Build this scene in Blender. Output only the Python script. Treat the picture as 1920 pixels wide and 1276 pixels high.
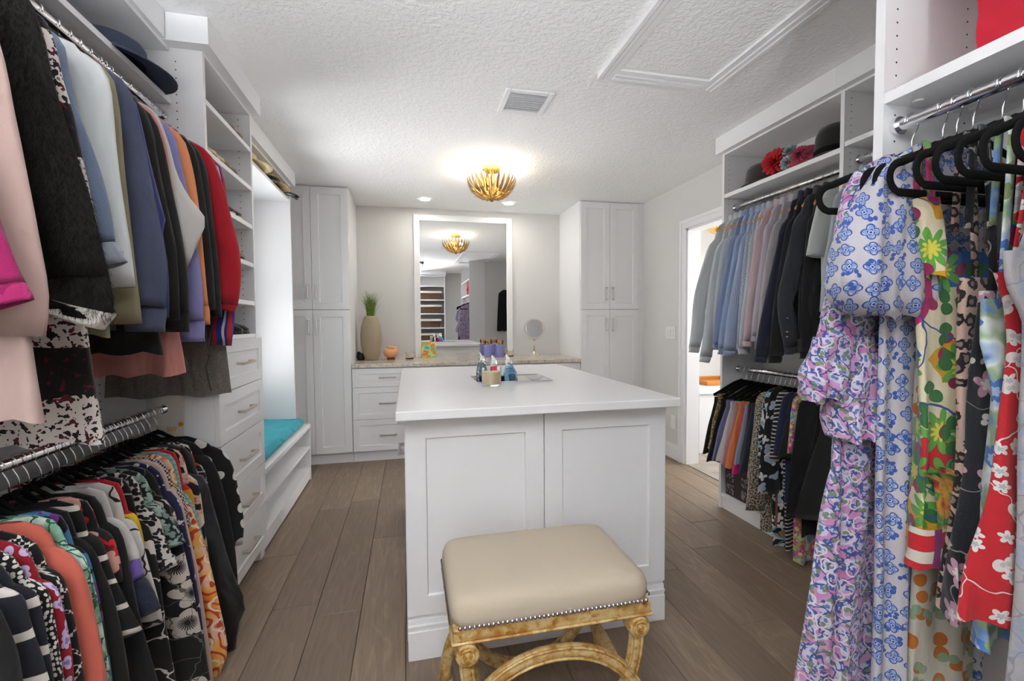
import bpy, bmesh, math, random
from mathutils import Vector, Matrix, noise

for _o in list(bpy.data.objects):
    bpy.data.objects.remove(_o)
S = bpy.context.scene
C = S.collection
PI = math.pi

# ------------------------------------------------------------------ camera
cam_d = bpy.data.cameras.new('camera')
cam_d.sensor_width = 36.0
cam_d.lens = 855.8 / 1920 * 36.0
cam_d.clip_start = 0.02
cam = bpy.data.objects.new('camera', cam_d)
C.objects.link(cam)
_y, _p, _r = 0.22216, 0.03967, -0.00702
_f = Vector((math.sin(_y) * math.cos(_p), math.cos(_y) * math.cos(_p), -math.sin(_p)))
_rt = Vector((math.cos(_y), -math.sin(_y), 0))
_up = _rt.cross(_f)
_r2 = math.cos(_r) * _rt + math.sin(_r) * _up
_u2 = math.cos(_r) * _up - math.sin(_r) * _rt
_m = Matrix((_r2, _u2, -_f)).transposed().to_4x4()
_m.translation = Vector((0, 0, 1.249))
cam.matrix_world = _m
S.camera = cam

# ------------------------------------------------------------------ world, lights, exposure
world = bpy.data.worlds.new('World')
S.world = world
world.use_nodes = True
_wn = world.node_tree
_bg = _wn.nodes['Background']
_sky = _wn.nodes.new('ShaderNodeTexSky')
_sky.sky_type = 'HOSEK_WILKIE'
_sky.turbidity = 4.0
_sky.sun_direction = (-0.45, -0.55, 0.70)
_wn.links.new(_sky.outputs[0], _bg.inputs[0])
_bg.inputs[1].default_value = 1.2
S.view_settings.view_transform = 'Standard'
S.view_settings.look = 'None'
S.view_settings.gamma = 1.0
S.view_settings.use_curve_mapping = False
S.view_settings.exposure = 1.34
S.cycles.diffuse_bounces = 8
S.cycles.max_bounces = 14
PANEL_W = 0.9      # emission of the ceiling light panels
LAMP_W = 1.3       # watts of each bulb in the leaf lamp
CAN_W = 70.0        # emission of the recessed lights
BATH_FILL_W = 36.0       # watts of the fill light added outside the bathroom
REAR_FILL_W = 1520.0      # watts of the fill light added behind the camera
WINDOW_W = 175.0     # watts of daylight entering by the window


def area(name, loc, rot, sx, sy, w, col):
    d = bpy.data.lights.new(name, 'AREA')
    d.shape = 'RECTANGLE'
    d.size, d.size_y = sx, sy
    d.energy = w
    d.color = col
    o = bpy.data.objects.new(name, d)
    C.objects.link(o)
    o.location = loc
    o.rotation_euler = rot
    return o


# daylight just outside the window over the bench, shining into the room
area('window_daylight', (-3.0, 3.0, 0.2), (0, -math.radians(122), 0), 2.6, 3.0, WINDOW_W, (0.98, 0.99, 1.0))
# added fill outside an invented bathroom window, lighting the left side through the doorway
area('bath_fill_light', (4.35, 3.0, 1.55), (0, math.radians(90), 0), 1.2, 1.0, BATH_FILL_W, (0.98, 0.99, 1.0))
# fill light added behind the camera, outside an invented window, to brighten the ceiling
area('rear_fill_light', (-0.5, -2.9, -0.5), (math.radians(133), 0, 0), 2.6, 2.0, REAR_FILL_W, (0.94, 0.97, 1.0))


# ------------------------------------------------------------------ materials
def lin(h):
    if isinstance(h, tuple):
        return h if len(h) == 4 else (*h, 1)
    h = h.lstrip('#')
    c = [int(h[i:i + 2], 16) / 255 for i in (0, 2, 4)]
    return tuple(x / 12.92 if x <= 0.04045 else ((x + 0.055) / 1.055) ** 2.4 for x in c) + (1,)


class NT:
    def __init__(self, name):
        self.mat = bpy.data.materials.new(name)
        self.mat.use_nodes = True
        self.t = self.mat.node_tree
        self.b = self.t.nodes['Principled BSDF']

    def n(self, typ, props=None, **ins):
        nd = self.t.nodes.new('ShaderNode' + typ)
        for k, v in (props or {}).items():
            setattr(nd, k, v)
        for k, v in ins.items():
            s = nd.inputs[int(k[1:])] if k[0] == '_' else nd.inputs[k.replace('_', ' ')]
            self.set(s, v)
        return nd

    def set(self, s, v):
        if isinstance(v, bpy.types.NodeSocket):
            self.t.links.new(v, s)
        else:
            s.default_value = v

    def m(self, op, a, b=0.0, c=0.0):
        return self.n('Math', {'operation': op}, _0=a, _1=b, _2=c).outputs[0]

    def vm(self, op, a, b=(0, 0, 0)):
        nd = self.n('VectorMath', {'operation': op}, _0=a)
        if op == 'SCALE':
            self.set(nd.inputs[3], b)
        else:
            self.set(nd.inputs[1], b)
        return nd

    def mix(self, f, a, b):
        nd = self.n('Mix', {'data_type': 'RGBA'})
        self.set(nd.inputs[0], f)
        self.set(nd.inputs[6], a)
        self.set(nd.inputs[7], b)
        return nd.outputs[2]

    def ramp(self, f, stops, interp='LINEAR'):
        nd = self.n('ValToRGB', None, Fac=f)
        cr = nd.color_ramp
        cr.interpolation = interp
        while len(cr.elements) < len(stops):
            cr.elements.new(0.5)
        for e, (p, c) in zip(cr.elements, stops):
            e.position = p
            e.color = lin(c)
        return nd.outputs[0]

    def noise(self, vec, scale, detail=2.0, rough=0.5):
        return self.n('TexNoise', None, Vector=vec, Scale=scale, Detail=detail, Roughness=rough)

    def bump(self, h, strength, dist):
        nd = self.n('Bump', None, Strength=strength, Distance=dist, Height=h)
        self.t.links.new(nd.outputs[0], self.b.inputs['Normal'])

    def done(self, col, rough=0.5, **kw):
        self.set(self.b.inputs['Base Color'], col)
        self.set(self.b.inputs['Roughness'], rough)
        for k, v in kw.items():
            self.set(self.b.inputs[k.replace('_', ' ')], v)
        return self.mat


def plain(name, col, rough=0.5, bump=None, **kw):
    t = NT(name)
    if bump:
        co = t.n('TexCoord').outputs['Object']
        t.bump(t.noise(co, bump[0], 3).outputs[0], bump[1], bump[2])
    return t.done(lin(col), rough, **kw)


def metal(name, col, rough):
    return plain(name, col, rough, Metallic=1.0)


M = {}
M['melamine'] = plain('white_melamine', (0.80, 0.80, 0.81), 0.42, (60, 0.05, 0.002))
M['paint'] = plain('white_cabinet_paint', (0.765, 0.765, 0.775), 0.38)
M['trim'] = plain('white_trim_paint', (0.82, 0.82, 0.83), 0.35)
M['wall'] = plain('warm_grey_wall_paint', (0.67, 0.662, 0.645), 0.85, (90, 0.15, 0.002))
M['closet_wall'] = plain('closet_grey_wall_paint', (0.60, 0.60, 0.60), 0.85, (90, 0.15, 0.002))
M['chrome'] = metal('polished_chrome', (0.82, 0.82, 0.84), 0.12)
M['nickel'] = metal('brushed_nickel', (0.52, 0.50, 0.47), 0.32)
M['champagne'] = metal('champagne_bar_metal', (0.66, 0.60, 0.52), 0.38)
M['gold'] = metal('antique_gold_leaf', (0.50, 0.37, 0.18), 0.33)
M['brass'] = metal('polished_brass', (0.80, 0.55, 0.20), 0.2)
M['velvet'] = plain('black_velvet_flock', (0.008, 0.008, 0.008), 1.0, None, Specular_IOR_Level=0.15)
M['hanger_wood'] = plain('honey_hanger_wood', '#b97a2e', 0.4, (40, 0.1, 0.002))
M['mirror'] = metal('mirror_silver', (0.93, 0.94, 0.94), 0.01)
M['dark'] = plain('dark_gap', (0.02, 0.02, 0.02), 0.9)
M['black'] = plain('black_gloss', (0.012, 0.012, 0.014), 0.3)
M['wick'] = plain('charred_wick', (0.03, 0.02, 0.02), 0.9)
M['wax'] = plain('cream_wax', '#dcc9a4', 0.55, Subsurface_Weight=0.15)
M['lilac'] = plain('lilac_ceramic', '#8688c6', 0.35)
M['vase'] = plain('ribbed_taupe_ceramic', '#a2947c', 0.8, (8, 0.2, 0.004))
M['peach'] = plain('peach_onyx', '#e7a97e', 0.35, Subsurface_Weight=0.2)
M['felt_plum'] = plain('plum_felt', '#2a2023', 0.95, (400, 0.2, 0.001), Sheen_Weight=0.4)
M['felt_black'] = plain('black_felt', '#141311', 0.95, (400, 0.2, 0.001), Sheen_Weight=0.3)
M['petal_red'] = plain('red_silk_petal', '#b5101c', 0.7)
M['petal_grey'] = plain('grey_blue_silk_petal', '#93a0a6', 0.8)
M['rose_net'] = plain('rose_netting', '#a33a52', 0.8, (60, 0.5, 0.01))
M['navy_felt'] = plain('navy_cotton_hat', '#3a4258', 0.9, (200, 0.3, 0.002))
M['leather_brown'] = plain('tan_shoe_leather', '#8a6c50', 0.5)
M['leather_dark'] = plain('dark_shoe_leather', '#2b2523', 0.45)
M['red_quilt'] = plain('red_quilted_fabric', '#b8142c', 0.85, (25, 0.3, 0.01))
M['teal'] = plain('teal_cotton', '#3f9fae', 0.9, (120, 0.4, 0.002))
M['linen'] = plain('oatmeal_linen', '#bdb09c', 0.95, (350, 0.5, 0.002))
M['nail'] = metal('pewter_nailhead', (0.50, 0.47, 0.50), 0.22)
M['basket'] = plain('brown_wicker', '#5b412c', 0.85, (70, 0.9, 0.02))
M['plate'] = plain('white_switch_plastic', (0.80, 0.80, 0.78), 0.35)
M['tray_wood'] = plain('orange_tray_wood', '#b8752c', 0.5)
M['blind'] = plain('white_blind_slat', (0.86, 0.86, 0.86), 0.5)
M['tote'] = plain('cream_canvas', '#cfc9bf', 0.9, (200, 0.3, 0.002))
M['tote_print'] = plain('amber_print', '#c98a1e', 0.7)
M['quartz'] = None
M['velour'] = None


def mk_glass(name, col=(1, 1, 1, 1), rough=0.0):
    return plain(name, col, rough, Transmission_Weight=1.0, IOR=1.3)


def mk_pane():
    t = NT('thin_window_pane')
    tr = t.n('BsdfTransparent')
    gl = t.n('BsdfGlossy', None, Roughness=0.02)
    mx = t.n('MixShader', None, Fac=0.06, _1=tr.outputs[0], _2=gl.outputs[0])
    t.t.links.new(mx.outputs[0], t.t.nodes['Material Output'].inputs['Surface'])
    return t.mat


M['pane'] = mk_pane()
M['glass'] = mk_glass('clear_glass')
M['glass_blue'] = mk_glass('blue_cut_glass', (0.20, 0.42, 0.62, 1))
M['glass_slate'] = mk_glass('slate_cut_glass', (0.18, 0.26, 0.32, 1))
M['glass_red'] = mk_glass('ruby_cut_glass', (0.85, 0.04, 0.12, 1))


def mk_emit(name, col, w):
    t = NT(name)
    t.set(t.b.inputs['Emission Color'], lin(col))
    t.set(t.b.inputs['Emission Strength'], w)
    return t.done((0.8, 0.8, 0.8, 1), 0.5)


M['panel_light'] = mk_emit('lit_panel_diffuser', (1.0, 0.985, 0.96), PANEL_W)
M['can_light'] = mk_emit('lit_recessed_lens', (1.0, 0.95, 0.87), CAN_W)


def mk_ceiling():
    t = NT('knockdown_ceiling')
    co = t.n('TexCoord').outputs['Object']
    d = t.vm('ADD', co, t.vm('SCALE', t.noise(co, 14, 2).outputs[1], 0.05).outputs[0]).outputs[0]
    a = t.noise(d, 46, 3, 0.55).outputs[0]
    h = t.n('MapRange', None, Value=a, _1=0.40, _2=0.62, _3=0.0, _4=1.0).outputs[0]
    t.bump(h, 0.42, 0.005)
    return t.done((0.87, 0.87, 0.87, 1), 0.9)


M['ceiling'] = mk_ceiling()


def mk_plank():
    t = NT('grey_brown_oak_plank')
    tc = t.n('TexCoord').outputs['Object']
    rnd = t.n('ObjectInfo').outputs['Random']
    off = t.n('CombineXYZ', None, X=t.m('MULTIPLY', rnd, 17.3), Y=t.m('MULTIPLY', rnd, 31.7), Z=0.0).outputs[0]
    p = t.vm('ADD', tc, off).outputs[0]
    st = t.vm('MULTIPLY', p, (26, 1.6, 1)).outputs[0]
    ws = t.noise(t.vm('MULTIPLY', p, (5, 0.9, 1)).outputs[0], 1.0, 3).outputs[0]
    gr = t.noise(st, 3.0, 6, 0.65).outputs[0]
    ring = t.m('FRACT', t.m('MULTIPLY', ws, 9.0))
    ring = t.m('ABSOLUTE', t.m('SUBTRACT', ring, 0.5))
    base = t.ramp(rnd, [(0.0, '#86735f'), (0.35, '#927e6b'), (0.7, '#9e8973'), (1.0, '#93806c')])
    c = t.mix(t.m('MULTIPLY', t.n('MapRange', None, Value=gr, _1=0.35, _2=0.7).outputs[0], 0.55), base, lin('#6a594b'))
    c = t.mix(t.m('MULTIPLY', t.n('MapRange', None, Value=ring, _1=0.5, _2=0.36).outputs[0], 0.30), c, lin('#625245'))
    t.bump(gr, 0.25, 0.002)
    return t.done(c, t.n('MapRange', None, Value=gr, _3=0.38, _4=0.55).outputs[0])


M['plank'] = mk_plank()


def mk_tile():
    t = NT('taupe_bath_tile')
    co = t.n('TexCoord').outputs['Object']
    c = t.ramp(t.noise(co, 6, 4).outputs[0], [(0.3, '#8a8077'), (0.7, '#a2988d')])
    return t.done(c, 0.5)


M['tile'] = mk_tile()


def mk_granite():
    t = NT('beige_speckled_granite')
    co = t.n('TexCoord').outputs['Object']
    a = t.noise(co, 55, 5, 0.7).outputs[0]
    b = t.n('TexVoronoi', None, Vector=co, Scale=160.0).outputs[0]
    c = t.ramp(a, [(0.32, '#8d867c'), (0.48, '#c2b8aa'), (0.62, '#d8cfc3'), (0.75, '#a59c90')])
    c = t.mix(t.n('MapRange', None, Value=b, _1=0.16, _2=0.1).outputs[0], c, lin('#7c746b'))
    return t.done(c, 0.16)


M['granite'] = mk_granite()


def mk_quartz():
    t = NT('white_quartz_top')
    return t.done((0.78, 0.78, 0.785, 1), 0.24)


M['quartz'] = mk_quartz()


def mk_gilt():
    t = NT('distressed_gilt_wood')
    co = t.n('TexCoord').outputs['Object']
    a = t.noise(co, 38, 5, 0.7).outputs[0]
    b = t.noise(co, 11, 4, 0.6).outputs[0]
    c = t.ramp(a, [(0.30, '#6b4a1c'), (0.40, '#a97c38'), (0.48, '#c2a266'), (0.60, '#cdb888'), (0.72, '#b98a3c'), (0.8, '#8f5c1c')])
    c = t.mix(t.n('MapRange', None, Value=b, _1=0.52, _2=0.70).outputs[0], c, lin('#a2691e'))
    t.bump(a, 0.3, 0.003)
    return t.done(c, 0.42, Metallic=0.1)


M['gilt'] = mk_gilt()


def mk_straw():
    t = NT('woven_straw')
    co = t.n('TexCoord').outputs['Object']
    a = t.n('TexChecker', None, Vector=co, Scale=90.0, Color1=lin('#c9b078'), Color2=lin('#6f5a34')).outputs[0]
    t.bump(t.noise(co, 160, 2).outputs[0], 0.5, 0.003)
    return t.done(a, 0.9)


M['straw'] = mk_straw()
M['straw_pale'] = plain('pale_straw', '#d8c59a', 0.9, (180, 0.6, 0.003))


def mk_card():
    # bright abstract greeting card
    t = NT('bright_abstract_card')
    co = t.n('TexCoord').outputs['Object']
    a = t.noise(co, 16, 2).outputs[0]
    c = t.ramp(a, [(0.30, '#4a9ab0'), (0.42, '#86c4a8'), (0.5, '#e0c93e'), (0.58, '#c8622e'), (0.66, '#8cc152'), (0.75, '#4a78b5')], 'EASE')
    return t.done(c, 0.4)


M['card'] = mk_card()


# ---- fabrics: a base colour and layers of print, in metres of cloth (UV)
def cloth(name, base, layers=(), rough=0.92, weave=520, crease=0.35, sheen=0.15, metallic=0.0, fold=9.0):
    t = NT(name)
    uv3 = t.n('TexCoord').outputs['UV']
    wob = t.vm('SCALE', t.vm('SUBTRACT', t.noise(uv3, 9, 1).outputs[1], (0.5, 0.5, 0.5)).outputs[0], 0.03).outputs[0]
    uv = t.vm('ADD', uv3, wob).outputs[0]
    tone = t.noise(uv3, 3.0, 2).outputs[0]
    b = lin(base)
    d = tuple(x * 0.86 for x in b[:3]) + (1,)
    col = t.mix(tone, b, d)
    for L in layers:
        col = LAYER[L[0]](t, uv, col, *L[1:])
    h1 = t.noise(uv3, weave, 1).outputs[0]
    st = t.vm('MULTIPLY', uv3, (fold, fold * 0.28, 1)).outputs[0]
    h2 = t.noise(st, 2.0, 2, 0.5).outputs[0]
    h = t.m('ADD', t.m('MULTIPLY', h1, 0.05), h2)
    t.bump(h, min(1.0, crease * 1.5), 0.032)
    return t.done(col, rough, Sheen_Weight=sheen, Metallic=metallic)


def _off(t, uv, sc, seed):
    p = t.vm('SCALE', uv, sc).outputs[0]
    return t.vm('ADD', p, (seed * 3.17, seed * 7.31, 0)).outputs[0]


def L_dots(t, uv, col, per, r, c, rnd=0.0, seed=0):
    v = t.n('TexVoronoi', {'voronoi_dimensions': '2D'}, Vector=_off(t, uv, per, seed), Scale=1.0, Randomness=rnd)
    return t.mix(t.m('LESS_THAN', v.outputs['Distance'], r), col, lin(c))


def L_flower(t, uv, col, per, pet, r, c, c2=None, rnd=0.8, seed=0, deep=0.5, keep=1.1):
    p = _off(t, uv, per, seed)
    v = t.n('TexVoronoi', {'voronoi_dimensions': '2D'}, Vector=p, Scale=1.0, Randomness=rnd)
    d = t.vm('SUBTRACT', p, v.outputs['Position']).outputs[0]
    s = t.n('SeparateXYZ', None, Vector=d)
    rc = t.n('SeparateColor', None, Color=v.outputs['Color'])
    ang = t.m('ADD', t.m('ARCTAN2', s.outputs[1], s.outputs[0]), t.m('MULTIPLY', rc.outputs[0], 6.28))
    k = t.m('ABSOLUTE', t.m('COSINE', t.m('MULTIPLY', ang, pet / 2.0)))
    R = t.m('MULTIPLY', t.m('ADD', t.m('MULTIPLY', k, deep), 1.0 - deep), r)
    dist = v.outputs['Distance']
    mk = t.m('MULTIPLY', t.m('LESS_THAN', dist, R), t.m('LESS_THAN', rc.outputs[1], keep))
    cc = lin(c)
    if c2:
        q = t.m('DIVIDE', dist, t.m('ADD', R, 0.001))
        cc = t.mix(t.m('LESS_THAN', q, 0.42), lin(c), lin(c2))
    return t.mix(mk, col, cc)


def L_ring(t, uv, col, per, pet, r, w, c, rnd=0.8, seed=0, deep=0.3):
    p = _off(t, uv, per, seed)
    v = t.n('TexVoronoi', {'voronoi_dimensions': '2D'}, Vector=p, Scale=1.0, Randomness=rnd)
    d = t.vm('SUBTRACT', p, v.outputs['Position']).outputs[0]
    s = t.n('SeparateXYZ', None, Vector=d)
    ang = t.m('ARCTAN2', s.outputs[1], s.outputs[0])
    k = t.m('ABSOLUTE', t.m('COSINE', t.m('MULTIPLY', ang, pet / 2.0)))
    R = t.m('MULTIPLY', t.m('ADD', t.m('MULTIPLY', k, deep), 1.0 - deep), r)
    e = t.m('ABSOLUTE', t.m('SUBTRACT', v.outputs['Distance'], R))
    return t.mix(t.m('LESS_THAN', e, w), col, lin(c))


def L_stripe(t, uv, col, axis, per, duty, c, shift=0.0):
    s = t.n('SeparateXYZ', None, Vector=uv)
    x = t.m('FRACT', t.m('ADD', t.m('MULTIPLY', s.outputs[0 if axis == 'u' else 1], per), 50.0 + shift))
    return t.mix(t.m('LESS_THAN', x, duty), col, lin(c))


def L_blotch(t, uv, col, sc, th, c, seed=0, detail=2.0):
    v = t.noise(_off(t, uv, sc, seed), 1.0, detail).outputs[0]
    return t.mix(t.m('GREATER_THAN', v, th), col, lin(c))


def L_swirl(t, uv, col, sc, freq, th, c, seed=0):
    v = t.noise(_off(t, uv, sc, seed), 1.0, 1.0).outputs[0]
    return t.mix(t.m('GREATER_THAN', t.m('SINE', t.m('MULTIPLY', v, freq)), th), col, lin(c))


def L_lines(t, uv, col, per, w, c, seed=0, warp=0.5):
    p = _off(t, uv, per, seed)
    q = t.vm('ADD', p, t.vm('SCALE', t.noise(p, 1.5, 2).outputs[1], warp).outputs[0]).outputs[0]
    v = t.n('TexVoronoi', {'voronoi_dimensions': '2D', 'feature': 'DISTANCE_TO_EDGE'}, Vector=q, Scale=1.0)
    return t.mix(t.m('LESS_THAN', v.outputs['Distance'], w), col, lin(c))


def L_leopard(t, uv, col, per, c, cin, seed=0, r=0.36, w=0.13):
    p = _off(t, uv, per, seed)
    nz = t.noise(p, 2.2, 2).outputs[0]
    v = t.n('TexVoronoi', {'voronoi_dimensions': '2D'}, Vector=p, Scale=1.0, Randomness=0.75)
    d = t.m('ADD', v.outputs['Distance'], t.m('MULTIPLY', t.m('SUBTRACT', nz, 0.5), 0.75))
    col = t.mix(t.m('LESS_THAN', d, r), col, lin(c))
    return t.mix(t.m('LESS_THAN', d, r - w), col, lin(cin))


def L_cells(t, uv, col, per, stops, seed=0, warp=0.3, rnd=1.0):
    p = _off(t, uv, per, seed)
    q = t.vm('ADD', p, t.vm('SCALE', t.noise(p, 1.5, 2).outputs[1], warp).outputs[0]).outputs[0]
    v = t.n('TexVoronoi', {'voronoi_dimensions': '2D'}, Vector=q, Scale=1.0, Randomness=rnd)
    f = t.n('SeparateColor', None, Color=v.outputs['Color']).outputs[0]
    n = len(stops)
    return t.ramp(f, [(i / n, c) for i, c in enumerate(stops)], 'CONSTANT')


def L_wash(t, uv, col, sc, stops, seed=0):
    v = t.noise(_off(t, uv, sc, seed), 1.0, 2.0).outputs[0]
    n = len(stops) - 1
    return t.ramp(v, [(0.28 + 0.44 * i / n, c) for i, c in enumerate(stops)], 'EASE')


def L_check(t, uv, col, per, c):
    k = t.n('TexChecker', None, Vector=t.vm('SCALE', uv, per).outputs[0], Scale=1.0).outputs[1]
    return t.mix(k, col, lin(c))


def L_band(t, uv, col, v0, v1, c):
    s = t.n('SeparateXYZ', None, Vector=uv).outputs[1]
    k = t.m('MULTIPLY', t.m('GREATER_THAN', s, v0), t.m('LESS_THAN', s, v1))
    return t.mix(k, col, lin(c))


LAYER = dict(dots=L_dots, flower=L_flower, ring=L_ring, stripe=L_stripe, blotch=L_blotch, swirl=L_swirl, lines=L_lines,
             leopard=L_leopard, cells=L_cells, wash=L_wash, check=L_check, band=L_band)


# ------------------------------------------------------------------ mesh helpers
def box(bm, x0, x1, y0, y1, z0, z1, bev=0.0):
    vs = [bm.verts.new(p) for p in ((x0, y0, z0), (x1, y0, z0), (x1, y1, z0), (x0, y1, z0),
                                    (x0, y0, z1), (x1, y0, z1), (x1, y1, z1), (x0, y1, z1))]
    fs = [bm.faces.new([vs[i] for i in q]) for q in ((0, 3, 2, 1), (4, 5, 6, 7), (0, 1, 5, 4), (1, 2, 6, 5), (2, 3, 7, 6), (3, 0, 4, 7))]
    if bev:
        es = list({e for f in fs for e in f.edges})
        bmesh.ops.bevel(bm, geom=es, offset=bev, segments=1, affect='EDGES')
    return bm


def B(*a):
    return box(bmesh.new(), *a)


def tube(bm, pts, rad, n=8, flat=1.0, cap=True, up=None):
    """sweep an ellipse (rad across the bend plane, rad*flat along 'up') along pts"""
    pts = [Vector(p) for p in pts]
    rings = []
    rr = rad if isinstance(rad, (list, tuple)) else [rad] * len(pts)
    for i, p in enumerate(pts):
        a = pts[max(i - 1, 0)]
        b = pts[min(i + 1, len(pts) - 1)]
        t = (b - a).normalized()
        u = Vector(up) if up else (Vector((0, 0, 1)) if abs(t.z) < 0.9 else Vector((1, 0, 0)))
        s = t.cross(u).normalized()
        u2 = s.cross(t).normalized()
        rings.append([bm.verts.new(p + s * math.cos(2 * PI * k / n) * rr[i] + u2 * math.sin(2 * PI * k / n) * rr[i] * flat) for k in range(n)])
    for r0, r1 in zip(rings, rings[1:]):
        for k in range(n):
            bm.faces.new((r0[k], r0[(k + 1) % n], r1[(k + 1) % n], r1[k]))
    if cap:
        bm.faces.new(rings[0][::-1])
        bm.faces.new(rings[-1])
    return bm


def lathe(bm, prof, n=24, c=(0, 0, 0), sx=1.0, sy=1.0):
    """prof: (radius, z) list"""
    rings = []
    for r, z in prof:
        if r < 1e-5:
            rings.append([bm.verts.new((c[0], c[1], c[2] + z))])
        else:
            rings.append([bm.verts.new((c[0] + sx * r * math.cos(2 * PI * k / n), c[1] + sy * r * math.sin(2 * PI * k / n), c[2] + z)) for k in range(n)])
    for a, b in zip(rings, rings[1:]):
        for k in range(n):
            k2 = (k + 1) % n
            if len(a) == 1 and len(b) == 1:
                continue
            if len(a) == 1:
                bm.faces.new((a[0], b[k2], b[k]))
            elif len(b) == 1:
                bm.faces.new((a[k], a[k2], b[0]))
            else:
                bm.faces.new((a[k], a[k2], b[k2], b[k]))
    return bm


def prism(bm, outline, y0, y1):
    """outline of (x, z) extruded along y"""
    a = [bm.verts.new((x, y0, z)) for x, z in outline]
    b = [bm.verts.new((x, y1, z)) for x, z in outline]
    n = len(a)
    bm.faces.new(a)
    bm.faces.new(b[::-1])
    for k in range(n):
        bm.faces.new((a[k], b[k], b[(k + 1) % n], a[(k + 1) % n]))
    return bm


def wl(o):
    v = Vector((0, 0, 0))
    while o is not None:
        v += o.location
        o = o.parent
    return v


def obj(name, bm, mat, parent=None, smooth=False, local=False):
    if isinstance(bm, bmesh.types.BMesh):
        bmesh.ops.recalc_face_normals(bm, faces=bm.faces[:])
        me = bpy.data.meshes.new(name)
        bm.to_mesh(me)
        bm.free()
    else:
        me = bm
    if mat is not None and not me.materials:
        me.materials.append(M[mat] if isinstance(mat, str) else mat)
    if smooth:
        for p in me.polygons:
            p.use_smooth = True
        if smooth == 'auto':
            me.set_sharp_from_angle(angle=math.radians(38))
    o = bpy.data.objects.new(name, me)
    C.objects.link(o)
    if parent is not None:
        o.parent = parent
        if not local:
            o.location = -wl(parent)
    return o


def tag(o, label, cat, group=None):
    o['label'] = label
    o['category'] = cat
    if group:
        o['group'] = group
    return o


def thing(name, label, cat, loc=(0, 0, 0), rz=0.0, group=None):
    o = bpy.data.objects.new(name, None)
    o.empty_display_size = 0.05
    C.objects.link(o)
    o.location = loc
    o.rotation_euler = (0, 0, rz)
    return tag(o, label, cat, group)


def struct(name, bm, mat, parent=None):
    o = obj(name, bm, mat, parent)
    o['kind'] = 'structure'
    return o


def inst(src, parent, loc=(0, 0, 0), rot=(0, 0, 0), scale=None, name=None):
    """another object that shares src's mesh, placed in parent's frame"""
    o = bpy.data.objects.new(name or src.name.split('.')[0], src if isinstance(src, bpy.types.Mesh) else src.data)
    C.objects.link(o)
    o.parent = parent
    o.location = loc
    o.rotation_euler = rot
    if scale:
        o.scale = scale
    return o


def mesh_of(bm, name, mat, smooth=False):
    bmesh.ops.recalc_face_normals(bm, faces=bm.faces[:])
    me = bpy.data.meshes.new(name)
    bm.to_mesh(me)
    bm.free()
    me.materials.append(M[mat] if isinstance(mat, str) else mat)
    if smooth:
        for p in me.polygons:
            p.use_smooth = True
        if smooth == 'auto':
            me.set_sharp_from_angle(angle=math.radians(38))
    return me


def shaker(w, h, t=0.02, rail=0.06, rec=0.009):
    """shaker front in the local xz plane, x 0..w, z 0..h, facing -y"""
    bm = bmesh.new()
    c = 0.0015

    def ring(i, y):
        return [bm.verts.new(p) for p in ((i, y, i), (w - i, y, i), (w - i, y, h - i), (i, y, h - i))]
    rs = [ring(0, t), ring(0, c), ring(c, 0), ring(rail, 0), ring(rail + 0.004, rec)]
    bm.faces.new(rs[0])
    for a, b in zip(rs, rs[1:]):
        for k in range(4):
            bm.faces.new((a[k], a[(k + 1) % 4], b[(k + 1) % 4], b[k]))
    bm.faces.new(rs[-1])
    return bm


def bar_handle(L, vert=False, out=0.032, th=0.010, tall=0.012):
    """bar pull centred at the origin, sticking out to -y"""
    bm = bmesh.new()
    if vert:
        box(bm, -tall / 2, tall / 2, -out, -out + th, -L / 2, L / 2, 0.001)
        for s in (-1, 1):
            box(bm, -tall / 2, tall / 2, -out + th, 0, s * (L / 2 - 0.006) - 0.006, s * (L / 2 - 0.006) + 0.006)
    else:
        box(bm, -L / 2, L / 2, -out, -out + th, -tall / 2, tall / 2, 0.001)
        for s in (-1, 1):
            box(bm, s * (L / 2 - 0.006) - 0.006, s * (L / 2 - 0.006) + 0.006, -out + th, 0, -tall / 2, tall / 2)
    return bm


def front(parent, name, x, y, z, w, h, rz, mat='paint', handle=None, hmat='nickel', hl=0.13, rail=0.06):
    """a door or drawer front under parent; x, y, z: its lower corner, rz: 0 faces -y, 90 deg faces +x, -90 deg faces -x"""
    o = obj(name, shaker(w, h, rail=rail), mat, parent, local=True)
    o.location = Vector((x, y, z)) - wl(parent)
    o.rotation_euler = (0, 0, rz)
    if handle:
        hx, hz, vert = handle
        k = obj('handle', bar_handle(hl, vert), hmat, o, local=True)
        k.location = (hx, 0, hz)
    return o


rng = random.Random(7)
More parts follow.
